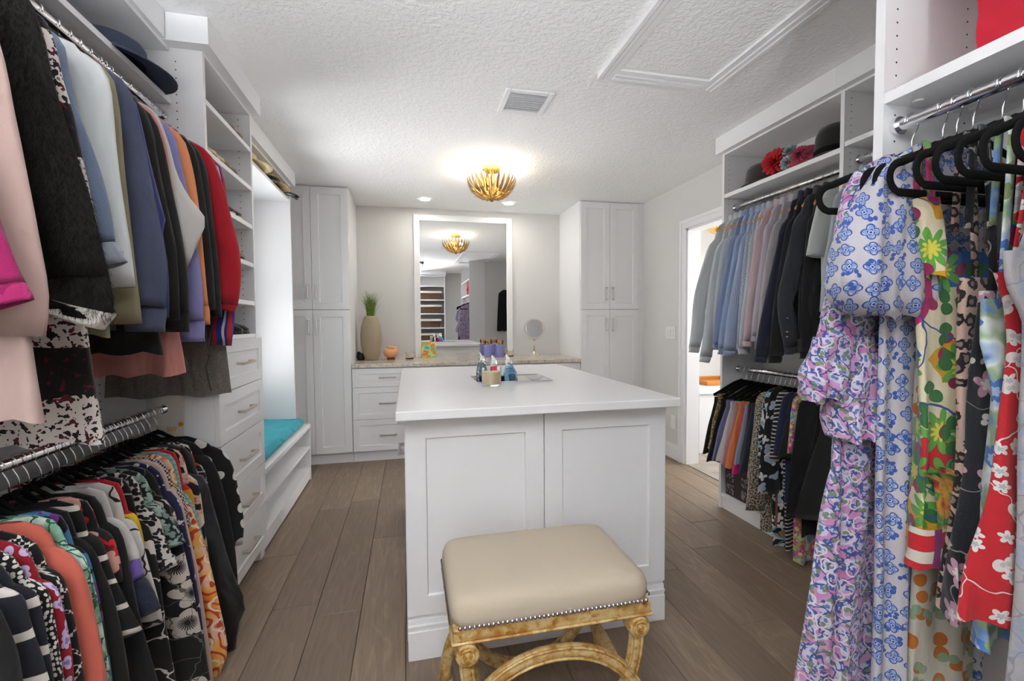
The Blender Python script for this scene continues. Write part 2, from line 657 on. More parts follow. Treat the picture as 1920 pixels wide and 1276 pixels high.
# ------------------------------------------------------------------ the room
ZC = 2.44
LW, RW, RN, YB, YR, YJ = -1.245, 2.34, 1.455, 4.89, -1.35, 0.945
floor = struct('floor', B(LW - 0.1, RW + 0.1, YR - 0.1, YB + 0.1, -0.08, -0.012), 'dark')
pw = 0.191
joints = {9: [0.62, 2.02], 10: [0.35, 1.58, 3.05], 11: [-0.1, 1.02, 2.18, 3.45], 12: [0.5, 1.75, 2.474, 3.7], 13: [0.9, 2.05, 3.2]}
row = -4
while True:
    xa = -0.603 + row * pw
    if xa > RW:
        break
    x0, x1 = max(xa + 0.0008, LW), min(xa + pw - 0.0008, RW)
    if x1 - x0 > 0.01:
        js = joints.get(row)
        if js is None:
            y = YR + rng.uniform(0.3, 1.3)
            js = []
            while y < YB - 0.4:
                js.append(y)
                y += rng.uniform(1.0, 1.75)
        ys = [YR] + js + [YB]
        for a, b in zip(ys, ys[1:]):
            bm = bmesh.new()
            hw, hl = (x1 - x0) / 2, (b - a) / 2 - 0.0007
            e = 0.0022
            t = [bm.verts.new(p) for p in ((-hw + e, -hl + e, 0), (hw - e, -hl + e, 0), (hw - e, hl - e, 0), (-hw + e, hl - e, 0))]
            m_ = [bm.verts.new(p) for p in ((-hw, -hl, -0.0022), (hw, -hl, -0.0022), (hw, hl, -0.0022), (-hw, hl, -0.0022))]
            q = [bm.verts.new((v.co.x, v.co.y, -0.012)) for v in m_]
            bm.faces.new(t)
            for r0, r1 in ((m_, t), (q, m_)):
                for k in range(4):
                    bm.faces.new((r0[k], r0[(k + 1) % 4], r1[(k + 1) % 4], r1[k]))
            o = obj('plank', bm, 'plank', floor, local=True)
            o.location = ((x0 + x1) / 2, (a + b) / 2, 0)
    row += 1

struct('ceiling', B(LW - 0.1, RW + 0.1, YR - 0.1, YB + 0.1, ZC, ZC + 0.1), 'ceiling')

# left wall with the window over the bench
WY0, WY1, WZ0, WZ1 = 2.78, 3.78, 0.62, 2.06
bm = bmesh.new()
box(bm, LW - 0.12, LW, YR - 0.1, WY0, 0, ZC)
box(bm, LW - 0.12, LW, WY1, YB + 0.1, 0, ZC)
box(bm, LW - 0.12, LW, WY0, WY1, 0, WZ0)
box(bm, LW - 0.12, LW, WY0, WY1, WZ1, ZC)
struct('wall_left', bm, 'closet_wall')
bm = bmesh.new()
fw = 0.05
for a in ((WY0, WY0 + fw, WZ0, WZ1), (WY1 - fw, WY1, WZ0, WZ1), (WY0, WY1, WZ0, WZ0 + fw), (WY0, WY1, WZ1 - fw, WZ1), (WY0, WY1, 1.32, 1.36)):
    box(bm, LW - 0.10, LW - 0.05, *a)
win = struct('window_1', bm, 'trim')
obj('pane', B(LW - 0.082, LW - 0.078, WY0 + fw, WY1 - fw, WZ0 + fw, WZ1 - fw), 'pane', win)
sm = mesh_of(B(-0.022, 0.022, WY0 + 0.01, WY1 - 0.01, -0.0012, 0.0012), 'slat', 'blind')
k = 0
z = WZ0 + 0.02
while z < WZ1 - 0.02:
    inst(sm, win, (LW - 0.022, 0, z), (0, math.radians(-28), 0), name='slat')
    z += 0.040

# far wall, right walls
struct('wall_back', B(LW - 0.1, RW + 0.12, YB, YB + 0.1, 0, ZC), 'wall')
DY0, DY1, DZ = 2.74, 3.52, 2.04
bm = bmesh.new()
box(bm, RW, RW + 0.12, DY1, YB + 0.05, 0, ZC)
box(bm, RW, RW + 0.12, YJ - 0.05, DY0, 0, ZC)
box(bm, RW, RW + 0.12, DY0, DY1, DZ, ZC)
struct('wall_right', bm, 'wall')
struct('wall_right_return', B(RN, RW + 0.05, YJ - 0.02, YJ, 0, ZC), 'wall')
struct('wall_right_near', B(RN, RN + 0.1, YR - 0.1, YJ - 0.02, 0, ZC), 'wall')
bm = bmesh.new()
VX0, VX1, VZ0, VZ1 = -1.05, 0.05, 0.85, 2.12
box(bm, LW - 0.1, VX0, YR - 0.1, YR, 0, ZC)
box(bm, VX1, RN + 0.1, YR - 0.1, YR, 0, ZC)
box(bm, VX0, VX1, YR - 0.1, YR, 0, VZ0)
box(bm, VX0, VX1, YR - 0.1, YR, VZ1, ZC)
struct('wall_rear', bm, 'wall')
bm = bmesh.new()
for a in ((VX0, VX0 + 0.05, VZ0, VZ1), (VX1 - 0.05, VX1, VZ0, VZ1), (VX0 + 0.05, VX1 - 0.05, VZ0, VZ0 + 0.05), (VX0 + 0.05, VX1 - 0.05, VZ1 - 0.05, VZ1), (VX0 + 0.05, VX1 - 0.05, 1.46, 1.50)):
    box(bm, a[0], a[1], YR - 0.08, YR - 0.03, a[2], a[3])
fill_win2 = struct('fill_window_2', bm, 'trim')  # unseen window, added to let the rear fill light in
for z0, z1 in ((VZ0 + 0.05, 1.46), (1.50, VZ1 - 0.05)):
    obj('pane', B(VX0 + 0.05, VX1 - 0.05, YR - 0.057, YR - 0.053, z0, z1), 'pane', fill_win2)
# door casing towards the bathroom
bm = bmesh.new()
for x0, x1, c in ((RW - 0.018, RW, 0.075), (RW - 0.026, RW - 0.018, 0.03)):
    o_ = 0.075 - c
    box(bm, x0, x1, DY1 + o_, DY1 + o_ + c, 0, DZ + o_ + c, 0.003)
    box(bm, x0, x1, DY0 - o_ - c, DY0 - o_, 0, DZ + o_ + c, 0.003)
    box(bm, x0, x1, DY0 - o_, DY1 + o_, DZ + o_, DZ + o_ + c, 0.003)
box(bm, RW, RW + 0.12, DY1 - 0.018, DY1, 0, DZ)
box(bm, RW, RW + 0.12, DY0, DY0 + 0.018, 0, DZ)
box(bm, RW, RW + 0.12, DY0, DY1, DZ - 0.018, DZ)
struct('trim_1', bm, 'trim')
bm = bmesh.new()
for z0, z1, d in ((0, 0.10, 0.016), (0.10, 0.118, 0.012), (0.118, 0.135, 0.007)):
    box(bm, RW - d, RW, DY1 + 0.075, 4.24, z0, z1)
struct('baseboard_right', bm, 'trim')
# bathroom beyond the door
bfl = struct('floor_bath', B(RW + 0.002, 4.0, 2.0, YB + 0.1, -0.08, -0.006), 'dark')
tm = mesh_of(box(bmesh.new(), -0.149, 0.149, -0.149, 0.149, -0.006, 0.001, 0.001), 'tile', 'tile')
for i in range(5):
    for j in range(9):
        inst(tm, bfl, (RW + 0.16 + 0.302 * i, 2.2 + 0.302 * j, 0), name='tile')
struct('wall_bath_end', B(RW + 0.12, 4.05, 4.70, 4.80, 0, ZC), 'wall')
bm = bmesh.new()
box(bm, 4.0, 4.1, 1.9, 2.5, 0, ZC)
box(bm, 4.0, 4.1, 3.5, 4.8, 0, ZC)
box(bm, 4.0, 4.1, 2.5, 3.5, 0, 0.95)
box(bm, 4.0, 4.1, 2.5, 3.5, 2.1, ZC)
struct('wall_bath_right', bm, 'wall')
bm = bmesh.new()
for a in ((2.5, 2.55, 0.95, 2.1), (3.45, 3.5, 0.95, 2.1), (2.55, 3.45, 0.95, 1.0), (2.55, 3.45, 2.05, 2.1)):
    box(bm, 4.03, 4.08, *a)
fill_win3 = struct('fill_window_3', bm, 'trim')  # unseen window, added as the opening for the bathroom fill light
obj('pane', B(4.053, 4.057, 2.55, 3.45, 1.0, 2.05), 'pane', fill_win3)
struct('wall_bath_near', B(RW + 0.12, 4.05, 1.9, 2.0, 0, ZC), 'wall')
struct('ceiling_bath', B(RW + 0.10, 4.1, 1.9, 4.8, ZC, ZC + 0.1), 'ceiling')
bl = area('bath_ceiling_light', (3.1, 3.3, 2.40), (0, 0, 0), 0.6, 0.6, 6, (1.0, 0.97, 0.92))
t = thing('tub_deck', 'white bathroom tub deck seen through the doorway', 'tub', (2.66, 3.76, 0))
obj('apron', B(2.66, 3.95, 3.78, 4.68, 0.0, 0.56), 'paint', t)
obj('deck_slab', B(2.64, 3.97, 3.76, 4.68, 0.56, 0.60, 0.004), 'quartz', t)
t = thing('wooden_tray', 'honey wood tray lying on the white tub deck', 'tray', (3.05, 4.15, 0.60))
obj('base', B(2.90, 3.35, 4.00, 4.40, 0.603, 0.612), 'tray_wood', t)
for a in ((2.90, 3.35, 4.00, 4.02), (2.90, 3.35, 4.38, 4.40), (2.90, 2.92, 4.02, 4.38), (3.33, 3.35, 4.02, 4.38)):
    obj('rim', B(*a, 0.612, 0.645, 0.003), 'tray_wood', t)
t = thing('bath_sconce', 'small polished brass light fixture inside the bathroom', 'light fixture', (3.12, 4.20, 2.30))
bm = bmesh.new()
lathe(bm, [(0.0, 0.03), (0.09, 0.03), (0.11, 0.0), (0.10, -0.04), (0.06, -0.07), (0.02, -0.085), (0, -0.088)], 20, (3.14, 4.2, 2.24))
obj('shade', bm, 'brass', t, smooth='auto')
obj('stem', tube(bmesh.new(), [(3.14, 4.2, 2.26), (3.14, 4.2, 2.44)], 0.012), 'brass', t)

# ceiling pieces: attic hatch, air vent, recessed lights, light panel
t = thing('attic_hatch', 'white trimmed attic hatch in the textured ceiling', 'hatch', (1.23, 1.4, ZC))
hx0, hx1, hy0, hy1 = 0.905, 1.535, 0.72, 2.095
obj('door_panel', B(hx0 + 0.06, hx1 - 0.06, hy0 + 0.06, hy1 - 0.06, ZC - 0.006, ZC - 0.0005), 'ceiling', t)
for x0, x1, y0, y1, ax in ((hx0, hx0 + 0.075, hy0, hy1, 'y'), (hx1 - 0.075, hx1, hy0, hy1, 'y'), (hx0 + 0.075, hx1 - 0.075, hy1 - 0.075, hy1, 'x'), (hx0 + 0.075, hx1 - 0.075, hy0, hy0 + 0.075, 'x')):
    bm = bmesh.new()
    for a, b, d in ((0.0, 0.22, 0.026), (0.22, 0.30, 0.018), (0.30, 0.55, 0.022), (0.55, 0.62, 0.014), (0.62, 1.0, 0.017)):
        fl = (x0 == hx0) or (y1 == hy1 and ax == 'x')
        if ax == 'y':
            w = x1 - x0
            q = (x0 + a * w, x0 + b * w) if x0 == hx0 else (x1 - b * w, x1 - a * w)
            box(bm, q[0], q[1], y0, y1, ZC - d, ZC - 0.0005)
        else:
            w = y1 - y0
            q = (y1 - b * w, y1 - a * w) if y1 == hy1 else (y0 + a * w, y0 + b * w)
            box(bm, x0, x1, q[0], q[1], ZC - d, ZC - 0.0005)
    obj('moulding', bm, 'trim', t)
t = thing('air_vent', 'square white louvred air vent in the ceiling', 'vent', (0.63, 2.436, ZC))
vx0, vx1, vy0, vy1 = 0.502, 0.760, 2.308, 2.564
bm = bmesh.new()
for a in ((vx0, vx0 + 0.03, vy0, vy1), (vx1 - 0.03, vx1, vy0, vy1), (vx0 + 0.03, vx1 - 0.03, vy0, vy0 + 0.03), (vx0 + 0.03, vx1 - 0.03, vy1 - 0.03, vy1)):
    box(bm, *a, ZC - 0.012, ZC - 0.0005, 0.003)
obj('frame', bm, 'trim', t)
obj('duct', B(vx0 + 0.03, vx1 - 0.03, vy0 + 0.03, vy1 - 0.03, ZC - 0.002, ZC - 0.0005), 'trim', t)
lm = mesh_of(B(vx0 + 0.03, vx1 - 0.03, -0.012, 0.012, -0.001, 0.001), 'louvre', 'trim')
for k in range(8):
    inst(lm, t, Vector((0, vy0 + 0.045 + k * 0.0235, ZC - 0.008)) - t.location, (math.radians(32), 0, 0), name='louvre')
for i, (x, y) in enumerate(((0.172, 4.517), (0.997, 4.515))):
    t = thing('recessed_light', ('lit recessed ceiling light left of the leaf lamp', 'lit recessed ceiling light right of the leaf lamp')[i], 'light', (x, y, ZC), 0, 'recessed ceiling lights')
    obj('trim_ring', lathe(bmesh.new(), [(0.048, -0.001), (0.048, -0.004), (0.066, -0.006), (0.068, -0.0005)], 28, (x, y, ZC)), 'trim', t, smooth='auto')
    obj('lens', lathe(bmesh.new(), [(0.0, -0.0035), (0.048, -0.0035), (0.048, -0.001)], 28, (x, y, ZC)), 'can_light', t)
t = thing('ceiling_light_panel', 'square lit ceiling light panel seen in the wall mirror', 'light', (-0.25, 0.32, ZC))
bm = bmesh.new()
px0, px1, py0, py1 = -0.62, 0.30, -0.30, 0.62
for a in ((px0, px0 + 0.04, py0, py1), (px1 - 0.04, px1, py0, py1), (px0, px1, py0, py0 + 0.04), (px0, px1, py1 - 0.04, py1)):
    box(bm, *a, ZC - 0.03, ZC - 0.0005)
obj('frame', bm, 'nickel', t)
obj('diffuser', B(px0 + 0.04, px1 - 0.04, py0 + 0.04, py1 - 0.04, ZC - 0.10, ZC - 0.02), 'panel_light', t)

# leaf lamp
LX, LY = 0.640, 3.51
t = thing('leaf_ceiling_lamp', 'round gilded ceiling lamp of overlapping metal leaves', 'lamp', (LX, LY, ZC))
obj('canopy', lathe(bmesh.new(), [(0.0, -0.03), (0.062, -0.03), (0.07, -0.02), (0.07, -0.0005)], 24, (LX, LY, ZC)), 'brass', t, smooth='auto')
obj('stem', tube(bmesh.new(), [(LX, LY, ZC - 0.02), (LX, LY, ZC - 0.235)], 0.009, 10), 'brass', t)
obj('finial', lathe(bmesh.new(), [(0.0, 0.03), (0.03, 0.024), (0.034, 0.01), (0.02, 0.0), (0.012, -0.012), (0.0, -0.018)], 16, (LX, LY, ZC - 0.245)), 'brass', t, smooth='auto')


def bowl(s):
    a = s * PI / 2 * 0.93
    return 0.186 * math.sin(a) / math.sin(PI / 2 * 0.93), -0.240 + 0.160 * (1 - math.cos(a)) / (1 - math.cos(PI / 2 * 0.93))


def leaf_mesh(s0, s1, W, lift):
    bm = bmesh.new()
    n = 8
    cr = []
    for i in range(n):
        q = i / (n - 1)
        r, z = bowl(s0 + (s1 - s0) * q)
        r2, z2 = bowl(s0 + (s1 - s0) * q + 0.01)
        l = math.hypot(r2 - r, z2 - z)
        nr, nz = (z2 - z) / l, -(r2 - r) / l
        d = 0.001 + lift * q ** 1.6
        r, z = r + nr * d, z + nz * d
        w = W * (0.45 + 0.55 * math.sin(PI * min(0.15 + q * 0.55, 1.0))) * (1 - q ** 3.2)
        w = max(w, 0.001)
        g = 0.30 * w
        cr.append([bm.verts.new((r - nr * g, -w, z - nz * g)), bm.verts.new((r, -w * 0.5, z)), bm.verts.new((r + nr * g * 0.6, 0, z + nz * g * 0.6)), bm.verts.new((r, w * 0.5, z)), bm.verts.new((r - nr * g, w, z - nz * g))])
    for a, b in zip(cr, cr[1:]):
        for k in range(4):
            bm.faces.new((a[k], a[k + 1], b[k + 1], b[k]))
    bmesh.ops.solidify(bm, geom=bm.faces[:], thickness=0.0014)
    return mesh_of(bm, 'leaf', 'gold', True)


for (s0, s1, cnt, lift, ph) in ((0.55, 1.04, 26, 0.003, 0.0), (0.44, 0.88, 23, 0.012, 0.5), (0.30, 0.70, 19, 0.018, 0.0), (0.17, 0.52, 15, 0.020, 0.5), (0.04, 0.34, 10, 0.018, 0.0)):
    W = PI * bowl(s0 * 0.35 + s1 * 0.65)[0] / cnt * 0.66
    me = leaf_mesh(s0, s1, W, lift)
    for k in range(cnt):
        inst(me, t, (0, 0, 0), (0, 0, 2 * PI * (k + ph) / cnt), name='leaf')
for k in range(3):
    a = 2 * PI * k / 3 + 0.4
    bx, by = LX + 0.075 * math.cos(a), LY + 0.075 * math.sin(a)
    d = bpy.data.lights.new('lamp_bulb_light', 'POINT')
    d.energy = LAMP_W
    d.color = (1.0, 0.91, 0.78)
    d.shadow_soft_size = 0.02
    o = bpy.data.objects.new('lamp_bulb_light', d)
    C.objects.link(o)
    o.parent = t
    o.location = (0.075 * math.cos(a), 0.075 * math.sin(a), -0.125)
    obj('socket', tube(bmesh.new(), [(LX + 0.01 * math.cos(a), LY + 0.01 * math.sin(a), ZC - 0.185), (bx, by, ZC - 0.18), (bx, by, ZC - 0.158)], 0.008, 8), 'brass', t)

# switch and outlet on the right wall
t = thing('light_switch', 'white triple rocker light switch beside the bathroom door', 'switch', (RW, 3.76, 1.14))
obj('plate', B(RW - 0.006, RW - 0.0005, 3.675, 3.835, 1.085, 1.20, 0.002), 'plate', t)
for k in range(3):
    obj('rocker', B(RW - 0.011, RW - 0.006, 3.702 + k * 0.042, 3.726 + k * 0.042, 1.11, 1.175, 0.002), 'plate', t)
t = thing('wall_outlet', 'white power outlet low on the wall past the island', 'outlet', (RW, 3.70, 0.33))
obj('plate', B(RW - 0.006, RW - 0.0005, 3.665, 3.74, 0.27, 0.39, 0.002), 'plate', t)
for z in (0.30, 0.345):
    obj('socket', B(RW - 0.009, RW - 0.006, 3.688, 3.717, z, z + 0.028, 0.001), 'plate', t)

# ------------------------------------------------------------------ cabinets along the far wall
YT = 4.25


def tower(x0, x1, xs, label, fill=None):
    t = thing('tall_cabinet', label, 'cabinet', ((x0 + x1) / 2, YT, 0))
    obj('body', B(x0, x1, YT + 0.021, YB - 0.001, 0.095, ZC - 0.001), 'paint', t)
    obj('toe_kick', B(x0, x1, YT + 0.045, YT + 0.06, 0.0, 0.095), 'paint', t)
    if fill:
        obj('filler', B(fill[0], fill[1], YT + 0.012, YB - 0.001, 0.0, ZC - 0.001), 'paint', t)
    w = [(a + 0.0015, b - 0.0015) for a, b in zip(xs, xs[1:])]
    for i, (a, b) in enumerate(w):
        hx = (b - a - 0.032) if i == 0 else 0.032
        front(t, 'door', a, YT, 0.10, b - a, 1.268, 0, handle=(hx, 1.12, True), hl=0.13)
        front(t, 'door', a, YT, 1.373, b - a, ZC - 0.012 - 1.373, 0, handle=(hx, 0.155, True), hl=0.13)
    return t


tower(-1.13, -0.502, [-1.125, -0.813, -0.504], 'tall white double-door cabinet on the left of the mirror wall', (LW + 0.001, -1.131))
tower(1.655, 2.285, [1.658, 1.966, 2.282], 'tall white double-door cabinet on the right of the mirror wall', (2.286, RW - 0.001))
cols = [(-0.499, 0.105), (0.105, 0.69), (0.69, 1.28), (1.28, 1.652)]
for i, (a, b) in enumerate(cols):
    t = thing('drawer_base', ('white three-drawer base under the counter beside the left tall cabinet', 'white three-drawer base below the mirror, left of its middle',
                              'white three-drawer base below the mirror, right of its middle', 'narrow white three-drawer base beside the right tall cabinet')[i], 'cabinet', ((a + b) / 2, YT, 0))
    obj('body', B(a, b, YT + 0.021, YB - 0.001, 0.095, 0.851), 'paint', t)
    obj('toe_kick', B(a, b, YT + 0.045, YT + 0.06, 0.0, 0.095), 'paint', t)
    for z0, z1 in ((0.10, 0.384), (0.387, 0.675), (0.678, 0.846)):
        front(t, 'drawer', a + 0.002, YT, z0, b - a - 0.004, z1 - z0, 0, handle=((b - a) / 2, (z1 - z0) * 0.5, False), hl=0.15, rail=0.05)
o = obj('granite_counter', B(-0.500, 1.653, 4.226, YB - 0.001, 0.853, 0.888, 0.004), 'granite')
tag(o, 'beige speckled stone counter running below the big mirror', 'counter')

t = thing('wall_mirror', 'tall wall mirror in a white wooden frame above the counter', 'mirror', (0.58, YB, 0.89))
mx0, mx1, mz0, mz1 = 0.062, 1.110, 0.8885, 2.375
for x0, x1, z0, z1 in ((mx0, mx0 + 0.062, mz0, mz1), (mx1 - 0.062, mx1, mz0, mz1), (mx0 + 0.062, mx1 - 0.062, mz1 - 0.062, mz1)):
    bm = B(x0, x1, YB - 0.024, YB - 0.001, z0, z1, 0.003)
    obj('frame', bm, 'trim', t)
obj('glass', B(mx0 + 0.062, mx1 - 0.062, YB - 0.010, YB - 0.004, mz0, mz1 - 0.062), 'mirror', t)

# ------------------------------------------------------------------ island
t = thing('island_cabinet', 'white panelled island cabinet with drawers on its long sides', 'cabinet', (0.5, 2.4, 0))
ix0, ix1, iy0, iy1 = -0.022, 1.030, 1.700, 3.10
obj('body', B(ix0 + 0.022, ix1 - 0.022, iy0, iy1, 0.02, 0.911), 'paint', t)
front(t, 'end_panel', ix0 + 0.003, iy0 - 0.02, 0.168, 0.522, 0.733, 0, rail=0.072)
front(t, 'end_panel', ix0 + 0.528, iy0 - 0.02, 0.168, 0.520, 0.733, 0, rail=0.072)
bm = bmesh.new()
for z0, z1, d in ((0.0, 0.108, 0.020), (0.108, 0.120, 0.016), (0.120, 0.132, 0.020), (0.132, 0.150, 0.012), (0.150, 0.168, 0.006)):
    box(bm, ix0 + 0.002, ix1 - 0.002, iy0 - d, iy0 + 0.0, z0, z1, 0.0015)
obj('base_moulding', bm, 'trim', t)
for s in (0, 1):
    for (y0, y1) in ((iy0, 2.398), (2.402, iy1)):
        for (z0, z1, hz) in ((0.065, 0.730, 0.632), (0.734, 0.898, 0.098)):
            if s == 0:
                front(t, 'drawer' if z0 > 0.5 else 'door', ix0, y1, z0, y1 - y0, z1 - z0, -PI / 2, handle=((y1 - y0) / 2, hz, False), hmat='nickel', hl=0.16)
            else:
                front(t, 'drawer' if z0 > 0.5 else 'door', ix1, y0, z0, y1 - y0, z1 - z0, PI / 2, handle=((y1 - y0) / 2, hz, False), hl=0.16)
for x in (0.018, 0.43, 0.59):
    obj('screw_cap', B(x - 0.006, x + 0.006, iy0 - 0.012, iy0, 0.9035, 0.9085), 'dark', t)
o = obj('island_countertop', B(-0.05, 1.045, 1.60, 3.165, 0.9116, 0.945, 0.003), 'quartz')
tag(o, 'white quartz countertop covering the island', 'countertop')

# ------------------------------------------------------------------ left wardrobe wall
XF = -0.785


def holes(parent, pts, axis):
    """small shelf-pin holes along a panel face, one joined part"""
    bm = bmesh.new()
    for p in pts:
        r = 0.0028
        vs = []
        for k in range(6):
            c, s = r * math.cos(k * PI / 3), r * math.sin(k * PI / 3)
            vs.append(bm.verts.new((p[0] + c, p[1], p[2] + s)))
        bm.faces.new(vs)
    o = obj('pin_holes', bm, 'dark', parent)
    o['kind'] = 'stuff'


def zrange(a, b, d=0.032):
    out = []
    while a < b:
        out.append(a)
        a += d
    return out


def crown(parent, x0, x1, y0, y1, z0=2.335):
    return obj('crown_board', B(x0, x1, y0, y1, z0, ZC - 0.001), 'melamine', parent)


# near hanging bay
t = thing('hanging_bay', 'white open hanging bay with two chrome rods on the left wall', 'wardrobe', (-1.07, 1.3, 0))
obj('end_panel', B(LW + 0.001, -0.92, 0.48, 0.50, 0, 2.335), 'melamine', t)
obj('shelf', B(LW + 0.001, -0.90, 0.50, 2.084, 2.117, 2.137), 'melamine', t)
obj('top_board', B(LW + 0.001, -0.90, 0.50, 2.084, 2.320, 2.335), 'melamine', t)
crown(t, LW + 0.001, -0.885, 0.48, 2.020)
for nm, x, z in (('rod', -0.932, 2.070), ('rod', -0.966, 0.910)):
    obj(nm, tube(bmesh.new(), [(x, 0.50, z), (x, 2.084, z)], 0.0145, 16, up=(0, 0, 1)), 'chrome', t, smooth='auto')
    for y in (0.506, 2.078):
        obj('rod_bracket', tube(bmesh.new(), [(x, y - 0.006, z), (x, y + 0.006, z)], 0.022, 16), 'chrome', t, smooth='auto')
# shelf tower with drawers
t = thing('shelf_tower', 'white shoe shelf tower standing over five drawers', 'shelf unit', (-1.0, 2.37, 0))
obj('side_panel', B(LW + 0.001, XF, 2.085, 2.105, 0, 2.345), 'melamine', t)
obj('side_panel', B(LW + 0.001, XF, 2.640, 2.660, 0, 2.345), 'melamine', t)
obj('back_panel', B(LW + 0.001, LW + 0.008, 2.105, 2.640, 0.06, 2.335), 'melamine', t)
for z in (1.188, 1.357, 1.555, 1.752, 1.950, 2.150):
    obj('shelf', B(LW + 0.008, XF - 0.002, 2.105, 2.640, z - 0.010, z + 0.012, 0.001), 'melamine', t)
obj('top_board', B(LW + 0.008, XF, 2.105, 2.640, 2.325, 2.345), 'melamine', t)
crown(t, LW + 0.001, -0.742, 2.030, 2.672)
obj('plinth', B(LW + 0.01, XF - 0.03, 2.105, 2.640, 0, 0.06), 'melamine', t)
for (z0, z1) in ((0.962, 1.178), (0.743, 0.958), (0.515, 0.739), (0.312, 0.511), (0.078, 0.308)):
    front(t, 'drawer', XF + 0.021, 2.088, z0, 0.570, z1 - z0, PI / 2, handle=(0.285, (z1 - z0) / 2, False), hmat='champagne', hl=0.17, rail=0.052)
bm = bmesh.new()
obj('foot', B(XF - 0.03, XF + 0.005, 2.600, 2.658, 0, 0.076, 0.004), 'melamine', t)
holes(t, [(-0.88, 2.0845, z) for z in zrange(1.9, 2.31)] + [(-1.18, 2.0845, z) for z in zrange(0.92, 2.31)] + [(-0.84, 2.6395, z) for z in zrange(1.21, 2.31)] + [(-1.2, 2.6395, z) for z in zrange(1.21, 2.31)], 'y')
# bench under the window
t = thing('shoe_bench', 'low white window bench with open shoe shelves', 'bench', (-1.0, 3.28, 0))
obj('top', B(LW + 0.001, XF + 0.004, 2.661, 3.905, 0.420, 0.450, 0.002), 'melamine', t)
obj('end_panel', B(LW + 0.001, XF, 3.885, 3.905, 0, 0.420), 'melamine', t)
obj('end_panel', B(LW + 0.001, XF, 2.661, 2.681, 0, 0.420), 'melamine', t)
obj('shelf', B(LW + 0.001, XF - 0.004, 2.681, 3.885, 0.255, 0.275), 'melamine', t)
obj('shelf', B(LW + 0.001, XF - 0.004, 2.681, 3.885, 0.078, 0.098), 'melamine', t)
obj('back_panel', B(LW + 0.001, LW + 0.008, 2.681, 3.885, 0.098, 0.420), 'melamine', t)
obj('plinth', B(XF - 0.02, XF - 0.004, 2.681, 3.885, 0.012, 0.078), 'melamine', t)
holes(t, [(-0.83, 3.8845, z) for z in zrange(0.30, 0.41)] + [(-0.83, 3.8845, z) for z in zrange(0.12, 0.25)], 'y')
# frame round the window: hat shelf and end panel
t = thing('window_surround', 'white hat shelf and tall end panel framing the window', 'shelf unit', (-1.07, 3.3, 0))
obj('end_panel', B(LW + 0.001, -0.893, 3.906, 3.926, 0.0, 2.345), 'melamine', t)
obj('shelf', B(LW + 0.001, -0.895, 2.661, 3.906, 2.205, 2.225, 0.001), 'melamine', t)
obj('top_board', B(LW + 0.001, -0.895, 2.661, 3.906, 2.325, 2.345), 'melamine', t)
crown(t, LW + 0.001, -0.862, 2.673, 3.955)

# teal tufted cushion
t = thing('bench_cushion', 'teal tufted cushion lying on the white window bench', 'cushion', (-1.0, 3.28, 0.451))
bm = bmesh.new()
nx, ny = 14, 40
cx0, cx1, cy0, cy1 = -1.215, -0.815, 2.70, 3.875
tuft = [(cx0 + (cx1 - cx0) * a, cy0 + (cy1 - cy0) * b) for a in (0.25, 0.75) for b in (0.1, 0.3, 0.5, 0.7, 0.9)]
top, bot = [], []
for i in range(nx + 1):
    ra, rb = [], []
    for j in range(ny + 1):
        u, v = i / nx, j / ny
        x, y = cx0 + (cx1 - cx0) * u, cy0 + (cy1 - cy0) * v
        e = min(1.0, min(u, 1 - u) * (cx1 - cx0) / 0.045, min(v, 1 - v) * (cy1 - cy0) / 0.045)
        h = 0.024 + 0.040 * math.sin(e * PI / 2)
        for (a, b) in tuft:
            d = math.hypot(x - a, y - b)
            h -= 0.022 * math.exp(-(d / 0.035) ** 2)
        h += 0.004 * math.sin(y * 23 + x * 9)
        ra.append(bm.verts.new((x, y, 0.4515 + h)))
        rb.append(bm.verts.new((x, y, 0.4515 + 0.022 * (1 - math.sin(e * PI / 2)))))
    top.append(ra)
    bot.append(rb)
for i in range(nx):
    for j in range(ny):
        bm.faces.new((top[i][j], top[i + 1][j], top[i + 1][j + 1], top[i][j + 1]))
        bm.faces.new((bot[i][j], bot[i][j + 1], bot[i + 1][j + 1], bot[i + 1][j]))
for j in range(ny):
    bm.faces.new((top[0][j], top[0][j + 1], bot[0][j + 1], bot[0][j]))
    bm.faces.new((top[nx][j + 1], top[nx][j], bot[nx][j], bot[nx][j + 1]))
for i in range(nx):
    bm.faces.new((top[i + 1][0], top[i][0], bot[i][0], bot[i + 1][0]))
    bm.faces.new((top[i][ny], top[i + 1][ny], bot[i + 1][ny], bot[i][ny]))
obj('pad', bm, 'teal', t, smooth=True)
for (a, b) in tuft:
    obj('tuft_button', lathe(bmesh.new(), [(0.0, 0.006), (0.007, 0.004), (0.010, 0.0)], 10, (a, b, 0.4515 + 0.040)), 'teal', t, smooth=True)

